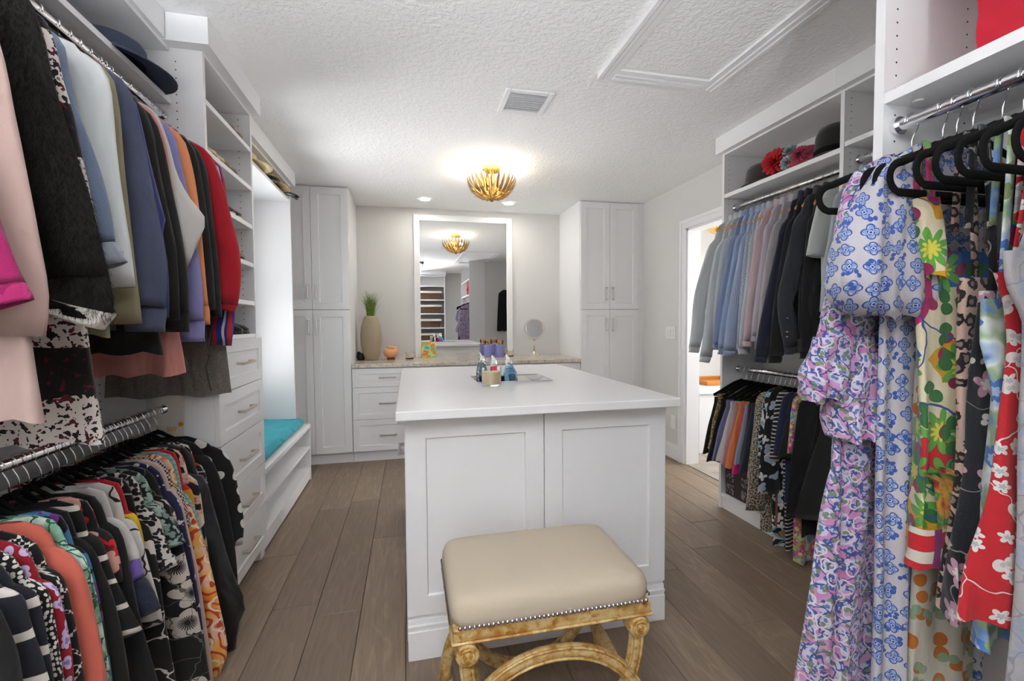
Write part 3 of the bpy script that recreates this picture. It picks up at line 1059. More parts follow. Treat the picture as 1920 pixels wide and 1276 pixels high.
# ------------------------------------------------------------------ right wardrobe wall
XR = 2.02
t = thing('double_hang_bay', 'white double hanging bay by the bathroom door', 'wardrobe', (2.18, 2.2, 0))
obj('side_panel', B(XR, RW - 0.001, 2.632, 2.652, 0, 2.345), 'melamine', t)
obj('side_panel', B(XR, RW - 0.001, 1.792, 1.812, 0, 2.345), 'melamine', t)
obj('shelf', B(XR + 0.003, RW - 0.001, 1.812, 2.632, 2.048, 2.072), 'melamine', t)
obj('shelf', B(XR + 0.003, RW - 0.001, 1.812, 2.632, 0.078, 0.100), 'melamine', t)
obj('top_board', B(XR, RW - 0.001, 1.812, 2.632, 2.325, 2.345), 'melamine', t)
obj('plinth', B(XR + 0.012, XR + 0.026, 1.812, 2.632, 0, 0.078), 'melamine', t)
crown(t, 1.980, RW - 0.001, 1.802, 2.668)
for x, z in ((2.100, 1.988), (2.140, 0.932)):
    obj('rod', tube(bmesh.new(), [(x, 1.812, z), (x, 2.632, z)], 0.0145, 16), 'chrome', t, smooth='auto')
    for y in (1.818, 2.626):
        obj('rod_bracket', tube(bmesh.new(), [(x, y - 0.006, z), (x, y + 0.006, z)], 0.022, 16), 'chrome', t, smooth='auto')
holes(t, [(2.055, 2.6315, z) for z in zrange(1.72, 2.31)] + [(2.29, 2.6315, z) for z in zrange(1.72, 2.31)], 'y')
t = thing('corner_hang_bay', 'white hanging bay between the double bay and the tall panel', 'wardrobe', (2.18, 1.37, 0))
obj('shelf', B(XR + 0.003, RW - 0.001, YJ + 0.001, 1.791, 2.068, 2.090), 'melamine', t)
obj('top_board', B(XR, RW - 0.001, YJ + 0.001, 1.791, 2.325, 2.345), 'melamine', t)
crown(t, 1.980, RW - 0.001, YJ + 0.001, 1.801)
obj('rod', tube(bmesh.new(), [(2.10, YJ + 0.002, 2.010), (2.10, 1.791, 2.010)], 0.0145, 16), 'chrome', t, smooth='auto')
obj('rod_bracket', tube(bmesh.new(), [(2.10, 1.779, 2.010), (2.10, 1.791, 2.010)], 0.022, 16), 'chrome', t, smooth='auto')
holes(t, [(2.06, 1.7915, z) for z in zrange(1.85, 2.31)], 'y')
t = thing('dress_bay', 'white hanging bay for long dresses with a red bag on its shelf', 'wardrobe', (1.3, 0.5, 0))
obj('side_panel', B(1.150, RN - 0.001, 0.916, 0.940, 0, ZC - 0.001), 'melamine', t)
obj('side_panel', B(1.150, RN - 0.001, -0.42, -0.40, 0, ZC - 0.001), 'melamine', t)
obj('shelf', B(1.153, RN - 0.001, -0.40, 0.916, 1.780, 1.806), 'melamine', t)
obj('shelf', B(1.153, RN - 0.001, -0.40, 0.916, 2.085, 2.108), 'melamine', t)
obj('cleat', B(RN - 0.016, RN - 0.001, -0.40, 0.916, 1.655, 1.755), 'melamine', t)
obj('cleat', B(RN - 0.016, RN - 0.001, -0.40, 0.916, 1.807, 1.90), 'melamine', t)
obj('rod', tube(bmesh.new(), [(1.190, -0.40, 1.727), (1.190, 0.916, 1.727)], 0.0145, 18), 'chrome', t, smooth='auto')
for y in (-0.394, 0.910):
    obj('rod_bracket', tube(bmesh.new(), [(1.190, y - 0.006, 1.727), (1.190, y + 0.006, 1.727)], 0.022, 16), 'chrome', t, smooth='auto')
for x in (1.215, 1.40):
    obj('cam_cover', lathe(bmesh.new(), [(0.0, 0), (0.010, 0), (0.011, 0.002), (0.011, 0.004)], 14, (x, 0.885, 1.776)), 'plate', t)
holes(t, [(1.186, 0.9155, z) for z in zrange(1.50, 2.3)] + [(1.413, 0.9155, z) for z in zrange(1.50, 2.3)], 'y')

# ------------------------------------------------------------------ rear of the room (seen in the mirror)
t = thing('basket_shelf', 'white shelf tower with wicker baskets, reflected in the mirror', 'shelf unit', (0.5, -1.2, 0))
bx0, bx1, by0, by1 = 0.16, 0.84, YR + 0.001, -0.98
for x in (bx0, bx1 - 0.02):
    obj('side_panel', B(x, x + 0.02, by0, by1, 0, 2.36), 'melamine', t)
for z in (0.80, 1.13, 1.46, 1.78, 2.10, 2.34):
    obj('shelf', B(bx0 + 0.02, bx1 - 0.02, by0, by1 - 0.004, z - 0.012, z + 0.010), 'melamine', t)
for z0, z1 in ((0.08, 0.30), (0.31, 0.54), (0.55, 0.785)):
    front(t, 'drawer', bx1 - 0.004, by1 + 0.021, z0, bx1 - bx0 - 0.008, z1 - z0, PI, handle=(0.336, (z1 - z0) / 2, False), hl=0.15)
obj('crown_board', B(bx0 - 0.02, bx1 + 0.02, by0, by1 + 0.03, 2.36, ZC - 0.001), 'melamine', t)
for i, z in enumerate((0.812, 1.142, 1.472, 1.792)):
    q = thing('wicker_basket', 'brown wicker basket on the %s shelf of the mirrored tower' % ('lowest', 'second lowest', 'second highest', 'highest')[i], 'basket', (0.5, -1.16, z), 0, 'wicker baskets')
    bm = bmesh.new()
    p0 = [(-0.24, -0.14), (0.24, -0.14), (0.24, 0.14), (-0.24, 0.14)]
    r = [[bm.verts.new((0.5 + x * s, -1.16 + y * s, z + h)) for x, y in p0] for s, h in ((0.9, 0.0), (1.05, 0.19), (0.99, 0.19), (0.86, 0.01))]
    bm.faces.new(r[0])
    bm.faces.new(r[3])
    for a, b in zip(r, r[1:]):
        for k in range(4):
            bm.faces.new((a[k], a[(k + 1) % 4], b[(k + 1) % 4], b[k]))
    obj('body', bm, 'basket', q)
    bm = bmesh.new()
    for a in ((0.25, 0.75, -1.312, -1.29), (0.25, 0.75, -1.03, -1.008), (0.245, 0.268, -1.31, -1.01), (0.732, 0.755, -1.31, -1.01)):
        box(bm, *a, z + 0.15, z + 0.196, 0.003)
    obj('liner', bm, 'tote', q)
# ------------------------------------------------------------------ clothes: builders
def lerp_path(pts, n, smooth=True):
    """resample a polyline of tuples to n points, Catmull-Rom smoothed"""
    P = [Vector(p).to_3d() if len(p) == 3 else Vector((p[0], p[1], 0)) for p in pts]
    if len(P) == 2:
        Q = [P[0].lerp(P[1], i / 8) for i in range(9)]
    else:
        Q = []
        for i in range(len(P) - 1):
            p0, p1, p2, p3 = P[max(i - 1, 0)], P[i], P[i + 1], P[min(i + 2, len(P) - 1)]
            for k in range(8):
                s = k / 8
                q = 0.5 * ((2 * p1) + (p2 - p0) * s + (2 * p0 - 5 * p1 + 4 * p2 - p3) * s * s + (3 * p1 - p0 - 3 * p2 + p3) * s ** 3)
                Q.append(q if smooth else p1.lerp(p2, s))
        Q.append(P[-1])
    L = [0.0]
    for a, b in zip(Q, Q[1:]):
        L.append(L[-1] + (b - a).length)
    out = []
    j = 0
    for i in range(n):
        d = L[-1] * i / (n - 1)
        while j < len(L) - 2 and L[j + 1] < d:
            j += 1
        s = (d - L[j]) / max(L[j + 1] - L[j], 1e-9)
        out.append(Q[j].lerp(Q[j + 1], min(max(s, 0), 1)))
    return out


def loft(rings, uvs, close_top=False, close_bot=False):
    """rings of equal-length point lists -> bmesh with UV in metres"""
    bm = bmesh.new()
    uvl = bm.loops.layers.uv.new('UVMap')
    V = [[bm.verts.new(p) for p in r] for r in rings]
    n = len(rings[0])
    for i in range(len(rings) - 1):
        for k in range(n):
            k2 = (k + 1) % n
            f = bm.faces.new((V[i][k], V[i][k2], V[i + 1][k2], V[i + 1][k]))
            q = [uvs[i][k], uvs[i][k + 1], uvs[i + 1][k + 1], uvs[i + 1][k]]
            for lp, u in zip(f.loops, q):
                lp[uvl].uv = u
    if close_top:
        bm.faces.new(V[0][::-1])
    if close_bot:
        bm.faces.new(V[-1])
    return bm


def body_mesh(rows, Y, seed, amp=0.010, n=40, nr=26, lam=0.11, start=0.25, hemwave=0.006):
    """rows: (z, xa, xb, half thickness) from top to bottom"""
    r = random.Random(seed)
    f1, f2, f3 = r.uniform(0, 6.28), r.uniform(0, 6.28), r.uniform(0, 6.28)
    L = [0.0]
    for a, b in zip(rows, rows[1:]):
        L.append(L[-1] + math.hypot(b[0] - a[0], 0.6 * (b[1] - a[1])))
    rings, uvs = [], []
    j = 0
    for i in range(nr):
        d = L[-1] * i / (nr - 1)
        while j < len(L) - 2 and L[j + 1] < d:
            j += 1
        s = min(max((d - L[j]) / max(L[j + 1] - L[j], 1e-9), 0), 1)
        z, xa, xb, t = [a + (b - a) * s for a, b in zip(rows[j], rows[j + 1])]
        v = d / L[-1]
        w = min(max((v - start) / max(1 - start, 0.01), 0), 1) ** 0.8
        xm, hx = (xa + xb) / 2, abs(xa - xb) / 2
        ring, uv = [], []
        u = seed * 0.37
        prev = None
        for k in range(n):
            a = 2 * PI * k / n
            c, sn = math.cos(a), math.sin(a)
            x = hx * math.copysign(abs(c) ** 0.75, c)
            fo = amp * w * (math.sin(2 * PI * x / lam + f1 + 2 * v) + 0.6 * math.sin(2 * PI * x / (lam * 0.57) + f2 - 3 * v))
            y = t * math.copysign(abs(sn) ** 0.6, sn) + fo + 0.25 * amp * math.sin(9 * v + 3 * c + f3)
            zz = z + hemwave * w * v * math.sin(2 * PI * x / lam + f1 + 1.2) * (1 if i == nr - 1 else 0.4)
            p = Vector((xm + x, Y + y, zz))
            if prev is not None:
                u += (Vector((p.x, p.y, 0)) - Vector((prev.x, prev.y, 0))).length
            uv.append((u, zz))
            ring.append(p)
            prev = p
        u += (Vector((ring[0].x, ring[0].y, 0)) - Vector((prev.x, prev.y, 0))).length
        uv.append((u, ring[0].z))
        u0 = uv[int(0.75 * n)][0]
        uv = [(a_ - u0 + seed * 0.37, b_) for a_, b_ in uv]
        rings.append(ring)
        uvs.append(uv)
    return loft(rings, uvs)


def sleeve_mesh(ed, inw, Y, w0, w1, th, seed, n=18, nk=18, crease=0.05, capped=True):
    """tube whose outer edge follows ed [(x, z)...]; inw = +1/-1: x direction from that edge towards the body"""
    r = random.Random(seed + 5)
    ph = r.uniform(0, 6.28)
    P = lerp_path(ed, nk)
    rings, uvs = [], []
    length = 0.0
    for i, p in enumerate(P):
        a, b = P[max(i - 1, 0)], P[min(i + 1, nk - 1)]
        t = (b - a).normalized()
        nn = Vector((-t.y, t.x, 0))
        if nn.x * inw < 0:
            nn = -nn
        nn = (nn + Vector((inw * 0.6, 0, 0))).normalized()
        s = i / (nk - 1)
        w = (w0 + (w1 - w0) * s) / 2
        w *= 1 + crease * math.sin(7 * s * PI + ph)
        t2 = th * (1 + 1.4 * crease * math.sin(9 * s * PI + 2 * ph))
        cc = p + nn * w
        if i:
            length += (p - P[i - 1]).length
        ring, uv = [], []
        u = seed * 0.53
        for k in range(n + 1):
            g = 2 * PI * k / n
            x = cc.x + nn.x * w * math.cos(g)
            z = cc.y + nn.y * w * math.cos(g)
            y = Y + t2 * math.sin(g) * (1 + 0.15 * math.sin(3 * g + 6 * s + ph)) + 0.004 * math.sin(5 * s + ph)
            if k < n:
                ring.append(Vector((x, y, z)))
            uv.append((u + k / n * PI * (w + th), z))
        rings.append(ring)
        uvs.append(uv)
    if capped:
        last = rings[-1]
        c = sum(last, Vector()) / n
        dz = Vector((0, 0, 0.03))
        rings.append([c + (p - c) * 0.86 + dz * 0.1 for p in last])
        uvs.append(uvs[-1])
        rings.append([c + (p - c) * 0.82 + dz for p in last])
        uvs.append(uvs[-1])
    return loft(rings, uvs, close_bot=capped)


def ring_at(rx, Y, z0, z1, hx, hy, flare, n=20):
    """collar band"""
    rings, uvs = [], []
    for (z, f) in ((z0, 1.0), ((z0 + z1) / 2, 1.0), (z1, 1.0), (z1 - 0.004, 1 + flare), (z0 + 0.006, 1 + flare * 2.2)):
        rings.append([Vector((rx + hx * f * math.cos(2 * PI * k / n), Y + (hy * f) * math.sin(2 * PI * k / n), z - 0.012 * abs(math.sin(2 * PI * k / n)))) for k in range(n)])
        uvs.append([(k * 0.02, z) for k in range(n + 1)])
    return loft(rings, uvs)


NG = [0]
LAST = ['']
LABEL_AT = {}
HW = [1.0]
HW_AT = {}


def garment(name, label, cat, Y, rack, ed, mat, hem, group, sl='long', neck=0.075, w=(0.13, 0.095), th=0.021, bt=0.016, cuff=None, cuffmat=None,
            collar=False, amp=0.006, hemx=None, parts=(), wmax=None, drop=0.0, lam=0.11, wallhem=None, facing=None, crease=0.05):
    """rack = (rod x, rod z, side, wall x): side +1 when the aisle lies at +x. ed: outer edge of the aisle sleeve from the shoulder corner down"""
    rx, rz, side, wall = rack
    NG[0] += 1
    LAST[0] = label
    LABEL_AT[(rx, Y)] = label
    seed = NG[0]
    cx, cz = ed[0]
    HW[0] = min(1.0, abs(cx - rx) * (0.62 if rz < 1.2 else 0.82) / 0.205)
    HW_AT[(rx, Y)] = HW[0]
    zn = rz - 0.062 - drop - 0.075 * (neck / 0.19)
    hw = max(abs(cx - rx) - 0.02, 0.10)
    t = thing(name, label, cat, (rx, Y, rz - 0.08), 0, group)
    xa_h = rx + side * (hw if hemx is None else hemx)
    lim = abs(wall - rx) - 0.015
    hwW = min(hw, lim)
    xw_h = rx - side * min(hw if hemx is None else hemx, lim)
    rows = []
    for k in range(6):
        s = k / 5
        e = s ** 0.9
        h = neck + (hw - neck) * e
        zh = rz - 0.062 - drop - 0.075 * (h / 0.19)
        z_ = zh if s < 0.99 else cz - 0.004
        if s > 0.6:
            z_ = zh + (cz - 0.004 - zh) * ((s - 0.6) / 0.4) ** 1.5
        rows.append((z_, rx + side * h, rx - side * (neck + (hwW - neck) * e), 0.010 + (bt - 0.010) * s))
    rows.append((cz - 0.10, rx + side * (hw * 0.97), rx - side * hwW * 0.97, bt))
    rows.append(((cz + hem) / 2, (rx + side * hw * 0.97 + xa_h) / 2, (rx - side * hwW * 0.97 + xw_h) / 2, bt * 1.05))
    rows.append((hem, xa_h, xw_h, bt * 1.1))
    b = obj('body', body_mesh(rows, Y, seed, amp, lam=lam), mat, t, smooth=True)
    if sl != 'none':
        e0 = (cx - side * 0.055, cz + 0.030)
        for s in (1, -1):
            if s == 1:
                E = [e0] + list(ed)
            else:
                E = [(max(rx - (x - rx), wall + 0.02) if side > 0 else min(2 * rx - x, wall - 0.02), z) for x, z in [e0] + list(ed)]
            main, cf = E, None
            if cuff and sl == 'long':
                P = lerp_path(E, 24)
                ncut = max(2, int(24 * cuff))
                main = [(p.x, p.y) for p in P[:24 - ncut + 1]][::3] + [(P[24 - ncut].x, P[24 - ncut].y)]
                cf = [(p.x, p.y) for p in P[24 - ncut:]]
            so = obj('sleeve', sleeve_mesh(main, -side * s, Y, w[0], w[1], th, seed + s, nk=18 if s == 1 else 10, crease=crease), mat, t, smooth=True)
            if cf:
                obj('cuff', sleeve_mesh(cf, -side * s, Y, w[1] * 0.92, w[1] * 0.84, th * 0.86, seed, nk=5, crease=0.0), cuffmat or mat, so, smooth=True)
    if collar:
        obj('collar', ring_at(rx, Y, zn - 0.012, zn + 0.040, neck * 0.95, 0.028, 0.10), mat, t, smooth=True)
    return t


def hung(name, label, cat, Y, rack, rows, mat, group, amp=0.012, lam=0.09, n=44, nr=30, start=0.2, part='body'):
    """a skirt or dress given as rows (z, x aisle side, x wall side, half thickness)"""
    NG[0] += 1
    LAST[0] = label
    rx, rz, side, wall = rack
    t = thing(name, label, cat, (rx, Y, rows[0][0]), 0, group)
    obj(part, body_mesh(rows, Y, NG[0], amp, n=n, nr=nr, lam=lam, start=start), mat, t, smooth=True)
    return t


# ---- hangers
def arc(cx, cz, r, a0, a1, n):
    return [(cx + r * math.cos(math.radians(a0 + (a1 - a0) * i / n)), 0, cz + r * math.sin(math.radians(a0 + (a1 - a0) * i / n))) for i in range(n + 1)]


def hook_bm():
    pts = [(0, 0, -0.085), (0, 0, -0.048), (-0.004, 0, -0.036), (-0.013, 0, -0.020)] + arc(0, 0, 0.0185, 205, -25, 14)
    return tube(bmesh.new(), pts, 0.0017, 6, up=(0, 1, 0))


HOOK = mesh_of(hook_bm(), 'hook', 'chrome', True)


def velvet_bm():
    pts = [(0, 0, -0.080), (-0.02, 0, -0.083), (-0.05, 0, -0.097), (-0.10, 0, -0.117), (-0.155, 0, -0.137), (-0.190, 0, -0.152)]
    pts += arc(-0.190, -0.184, 0.0315, 100, 255, 8)
    half = pts
    other = [(-x, y, z) for x, y, z in half][::-1]
    loop = half + [(-0.1, 0, -0.2155), (0.1, 0, -0.2155)] + other
    bm = tube(bmesh.new(), loop, 0.0085, 8, 0.42, up=(0, 1, 0))
    lathe(bm, [(0.0, -0.070), (0.008, -0.072), (0.010, -0.085), (0.0, -0.09)], 8)
    return bm


VELVET = mesh_of(velvet_bm(), 'hanger_body', 'velvet', True)


def wood_bm():
    pts = [(-0.205, 0, -0.160), (-0.17, 0, -0.138), (-0.11, 0, -0.112), (-0.05, 0, -0.088), (0, 0, -0.074), (0.05, 0, -0.088), (0.11, 0, -0.112), (0.17, 0, -0.138), (0.205, 0, -0.160)]
    return tube(bmesh.new(), pts, [0.009, 0.013, 0.015, 0.017, 0.018, 0.017, 0.015, 0.013, 0.009], 10, 0.5, up=(0, 1, 0))


WOODM = mesh_of(wood_bm(), 'hanger_body', 'hanger_wood', True)


def clip_bm():
    pts = [(-0.205, 0, -0.165), (-0.16, 0, -0.145), (-0.10, 0, -0.115), (-0.05, 0, -0.092), (0, 0, -0.078), (0.05, 0, -0.092), (0.10, 0, -0.115), (0.16, 0, -0.145), (0.205, 0, -0.165)]
    bm = tube(bmesh.new(), pts, [0.010, 0.011, 0.012, 0.012, 0.013, 0.012, 0.012, 0.011, 0.010], 8, 0.45, up=(0, 1, 0))
    tube(bm, [(-0.19, 0, -0.170), (0.19, 0, -0.170)], 0.0035, 6)
    return bm


CLIPM = mesh_of(clip_bm(), 'hanger_body', 'velvet', True)
CLIP = mesh_of(box(bmesh.new(), -0.011, 0.011, -0.007, 0.007, -0.022, 0.012, 0.002), 'clip', 'chrome')


def hanger(kind, rack, Y, tilt=0.0, sc=1.0, label=None, group=None):
    rx, rz, side, wall = rack
    if rack is not DR and kind != 'clip':
        sc = HW_AT.get((rx, Y), HW[0])
    nm = {'velvet': 'velvet_hanger', 'wood': 'wooden_hanger', 'clip': 'clip_hanger'}[kind]
    if label:
        label = ' '.join((label + ' ' + LAST[0]).split()[:16])
    t = thing(nm, label, 'hanger', (rx, Y, rz), tilt, group)
    inst({'velvet': VELVET, 'wood': WOODM, 'clip': CLIPM}[kind], t, name='hanger_body', scale=(sc, 1, 1) if sc != 1 else None)
    inst(HOOK, t, name='hook', scale=(side, 1, 1) if side < 0 else None)
    if kind == 'clip':
        for x in (-0.14, 0.14):
            inst(CLIP, t, (x, 0, -0.178), name='clip')
    return t


UL = (-0.932, 2.070, 1, LW)
LL = (-0.966, 0.910, 1, LW)
RU = (2.100, 1.988, -1, RW)
RL = (2.140, 0.932, -1, RW)
DR = (1.190, 1.727, -1, RN)
CB = (2.100, 2.010, -1, RW)
K, W_, CR = '#0b0a0b', '#d9d6d2', '#d8cfc0'

# ---- upper left rod, from the camera towards the shelf tower
G = 'clothes on the upper left rod'


def ul(name, label, cat, Y, ed, mat, hem, **kw):
    kind = kw.pop('hang', 'velvet')
    g = garment(name, label, cat, Y, UL, ed, mat, hem, G, **kw)
    hanger(kind, UL, Y, label='velvet hanger inside the', group='hangers on the upper left rod')
    return g


ul('blouse', 'hot pink blouse with gathered cuffs, nearest on the upper left rod', 'blouse', 0.93, [(-0.707, 1.578), (-0.675, 1.494), (-0.653, 1.417), (-0.639, 1.356), (-0.627, 1.321), (-0.614, 1.294)], cloth('magenta_crepe', '#9c0f5a', crease=0.5), 1.32, w=(0.15, 0.13), cuff=0.14)
ul('coat', 'pale blush pink coat beside the black fur coat', 'coat', 1.01, [(-0.721, 1.804), (-0.697, 1.728), (-0.683, 1.632), (-0.669, 1.539), (-0.655, 1.424), (-0.644, 1.308), (-0.653, 1.228)], cloth('blush_wool', '#b59b94', crease=0.2), 1.075, w=(0.16, 0.15), hemx=0.275, bt=0.026)
fur = ul('fur_coat', 'black faux fur coat with white fleece cuffs', 'coat', 1.13, [(-0.743, 1.940), (-0.716, 1.835), (-0.691, 1.716), (-0.658, 1.574), (-0.632, 1.460), (-0.625, 1.394), (-0.609, 1.310), (-0.608, 1.276), (-0.617, 1.256)], cloth('black_faux_fur', '#141110', rough=1.0, weave=160, crease=0.8, sheen=0.0), 1.22, w=(0.165, 0.175), th=0.038, bt=0.03, cuff=0.20, crease=0.03)
fl = cloth('white_fleece', '#d7d3cc', weave=120, crease=0.9)
ft = [(-0.606, 1.273), (-0.617, 1.253), (-0.627, 1.239)]
for s_ in (1, -1):
    E_ = ft if s_ == 1 else [(max(2 * UL[0] - x, LW + 0.02), z) for x, z in ft]
    obj('fleece_trim', sleeve_mesh(E_, -s_, 1.13, 0.150, 0.138, 0.036, 44, nk=6, crease=0.02), fl, fur, smooth=True)
# short pile standing off the fur
bm = bmesh.new()
rf = random.Random(3)
srcs = [o for o in fur.children if o.name.startswith('sleeve')]
srcs = srcs[:1] + [c for c in srcs[0].children if c.name.startswith('cuff')]
for so in srcs:
    me = so.data
    for p in me.polygons:
        vs = [me.vertices[i].co for i in p.vertices]
        for _ in range(max(4, int(p.area / 1.0e-5 * 0.5))):
            a, b = rf.random(), rf.random()
            q = vs[0].lerp(vs[1], a).lerp(vs[3 % len(vs)].lerp(vs[2], a), b)
            d = (p.normal * 0.55 + Vector((rf.uniform(-.4, .4), rf.uniform(-.4, .4), -0.9))).normalized() * rf.uniform(0.012, 0.022)
            s = p.normal.cross(d).normalized() * 0.0005
            bm.faces.new((bm.verts.new(q - s), bm.verts.new(q + s), bm.verts.new(q + d)))
me = bpy.data.meshes.new('fur_pile')
bm.to_mesh(me)
bm.free()
o = obj('fur_pile', me, plain('fur_fibre', '#15120f', 1.0, Specular_IOR_Level=0.1), fur)
o['kind'] = 'stuff'
ul('leather_jacket', 'black leather jacket squeezed behind the black fur coat', 'jacket', 1.205, [(-0.786, 1.954), (-0.757, 1.880), (-0.745, 1.792), (-0.734, 1.725), (-0.730, 1.611), (-0.731, 1.472)], plain('black_leather', '#0d0c0c', 0.32, (60, 0.3, 0.004)), 1.42, w=(0.12, 0.1))
ul('top', 'black and cream speckle-banded top beside the denim jacket', 'top', 1.265, [(-0.797, 1.947), (-0.773, 1.891), (-0.760, 1.809), (-0.744, 1.739), (-0.733, 1.655), (-0.718, 1.546), (-0.708, 1.473), (-0.712, 1.423)], cloth('black_cream_speckle', '#dcd3cd', [('stripe', 'v', 3.6, 0.42, '#0e0c0d', 0.1), ('blotch', 70, 0.56, '#15090c', 2), ('blotch', 55, 0.63, '#5b0f22', 7)], crease=0.2), 0.975, hemx=0.225, w=(0.11, 0.1), bt=0.022)
ul('denim_jacket', 'light blue denim jacket with turned-back cuffs', 'jacket', 1.325, [(-0.809, 1.944), (-0.789, 1.905), (-0.776, 1.800), (-0.751, 1.708), (-0.728, 1.620), (-0.712, 1.524), (-0.707, 1.459), (-0.681, 1.407)], cloth('light_denim', '#66768f', [('check', 420, '#74839c')], weave=300, crease=0.6), 1.30, w=(0.13, 0.12), cuff=0.15, cuffmat=cloth('denim_inside', '#9aa2af', crease=0.5))
ul('sweatshirt', 'plain white sweatshirt between denim jacket and slate sweatshirt', 'sweatshirt', 1.40, [(-0.772, 1.927), (-0.744, 1.880), (-0.735, 1.786), (-0.728, 1.664), (-0.716, 1.527), (-0.707, 1.430), (-0.703, 1.349)], cloth('white_fleece_cotton', '#cfd3d3', crease=0.25), 1.25, w=(0.15, 0.11), cuff=0.0)
ul('jacket', 'khaki cotton jacket showing only its sleeve end', 'jacket', 1.455, [(-0.771, 1.926), (-0.753, 1.836), (-0.746, 1.695), (-0.734, 1.524), (-0.724, 1.379), (-0.716, 1.253)], cloth('khaki_twill', '#8d8567', crease=0.35), 1.22, w=(0.13, 0.12))
ul('sweatshirt', 'slate blue sweatshirt with ribbed cuffs', 'sweatshirt', 1.515, [(-0.790, 1.955), (-0.757, 1.915), (-0.739, 1.828), (-0.717, 1.695), (-0.693, 1.538), (-0.678, 1.416), (-0.684, 1.324), (-0.688, 1.228)], cloth('slate_blue_cotton', '#454b63', crease=0.45), 1.24, w=(0.15, 0.12), cuff=0.16)
ul('cardigan', 'black hip-length cardigan under the slate blue sleeve', 'cardigan', 1.56, [(-0.801, 1.955), (-0.775, 1.904), (-0.757, 1.792), (-0.744, 1.654), (-0.742, 1.530)], cloth('black_knit_a', K, crease=0.3), 1.165, hemx=0.215)
ul('blouse', 'cobalt blue satin blouse next to the slate sweatshirt', 'blouse', 1.60, [(-0.792, 1.929), (-0.772, 1.869), (-0.751, 1.745), (-0.727, 1.619), (-0.717, 1.571), (-0.726, 1.522), (-0.716, 1.426), (-0.718, 1.271)], cloth('cobalt_satin', '#1d2a77', rough=0.5, crease=0.4), 1.33, w=(0.11, 0.09))
ul('pullover', 'first of two black pullovers past the cobalt blouse', 'pullover', 1.645, [(-0.795, 1.931), (-0.763, 1.849), (-0.750, 1.744), (-0.725, 1.597), (-0.708, 1.482), (-0.706, 1.356), (-0.706, 1.263)], cloth('black_knit_b', '#16130f', crease=0.3), 1.25, w=(0.12, 0.1))
ul('pullover', 'second of two black pullovers, beside the cream hoodie', 'pullover', 1.69, [(-0.796, 1.939), (-0.758, 1.839), (-0.741, 1.726), (-0.719, 1.574), (-0.702, 1.437), (-0.699, 1.333), (-0.699, 1.225)], cloth('black_knit_c', '#13110f', crease=0.3), 1.24, w=(0.12, 0.1), cuff=0.14)
ul('blouse', 'salmon pink blouse showing its tiered hem', 'blouse', 1.715, [(-0.797, 1.936), (-0.764, 1.848), (-0.749, 1.733), (-0.738, 1.613)], cloth('salmon_voile', '#c4827a', crease=0.5), 1.085, hemx=0.20, amp=0.013)
ul('hoodie', 'cream hoodie with a pushed-out elbow', 'hoodie', 1.745, [(-0.802, 1.949), (-0.768, 1.859), (-0.743, 1.751), (-0.708, 1.674), (-0.662, 1.602), (-0.687, 1.524), (-0.721, 1.443)], cloth('cream_fleece', '#c4c0bc', crease=0.3), 1.3, w=(0.14, 0.11))
ul('pullover', 'lavender pullover between cream hoodie and peach pullover', 'pullover', 1.79, [(-0.798, 1.948), (-0.768, 1.889), (-0.749, 1.792), (-0.727, 1.667), (-0.708, 1.522), (-0.696, 1.375), (-0.694, 1.190)], cloth('lavender_knit', '#7d7bab', crease=0.3), 1.27, w=(0.12, 0.10), cuff=0.14)
ul('pullover', 'peach orange pullover on the upper left rod', 'pullover', 1.845, [(-0.792, 1.940), (-0.756, 1.887), (-0.741, 1.820), (-0.725, 1.700), (-0.713, 1.531), (-0.704, 1.379), (-0.696, 1.249)], cloth('peach_knit', '#d8895c', crease=0.25), 1.33, w=(0.11, 0.09), cuff=0.14)
ul('sweater', 'black fine-knit sweater right after the peach pullover', 'sweater', 1.895, [(-0.786, 1.932), (-0.746, 1.880), (-0.729, 1.790), (-0.713, 1.617), (-0.701, 1.442), (-0.696, 1.304)], cloth('black_knit_d', '#161413', crease=0.25), 1.33, w=(0.11, 0.09))
ul('sweater', 'very dark green sweater touching the red sweater', 'sweater', 1.935, [(-0.780, 1.931), (-0.735, 1.864), (-0.718, 1.763), (-0.704, 1.586), (-0.694, 1.426), (-0.691, 1.277)], cloth('bottle_black_knit', '#171b19', crease=0.25), 1.33, w=(0.11, 0.09), cuff=0.13)
ul('sweater', 'bright red sweater on the upper left rod', 'sweater', 1.985, [(-0.771, 1.925), (-0.724, 1.899), (-0.704, 1.835), (-0.681, 1.739), (-0.655, 1.607), (-0.636, 1.494), (-0.647, 1.344), (-0.664, 1.294)], cloth('bright_red_knit', '#a5091c', crease=0.3), 1.30, w=(0.14, 0.10), cuff=0.1)
ul('rugby_shirt', 'white, blue and red block-striped shirt behind the red sweater', 'shirt', 2.03, [(-0.726, 1.890), (-0.702, 1.837), (-0.690, 1.709), (-0.677, 1.583), (-0.671, 1.436), (-0.679, 1.287), (-0.694, 1.163)], cloth('blue_red_block', '#1f2f86', [('stripe', 'u', 22, 0.35, '#b02028', 0.1), ('stripe', 'u', 22, 0.16, '#cfcccc', 0.6)], crease=0.2), 1.30, w=(0.10, 0.08))
g = ul('cardigan', 'long heather grey knit cardigan with slit pocket, last on the upper left rod', 'cardigan', 2.062, [(-0.759, 1.902), (-0.736, 1.830), (-0.734, 1.651), (-0.732, 1.438)], cloth('heather_grey_knit', '#6d655f', [('blotch', 240, 0.52, '#7c746d', 3)], weave=420, crease=0.6), 0.965, hemx=0.222, bt=0.012, amp=0.005, lam=0.2, th=0.014)
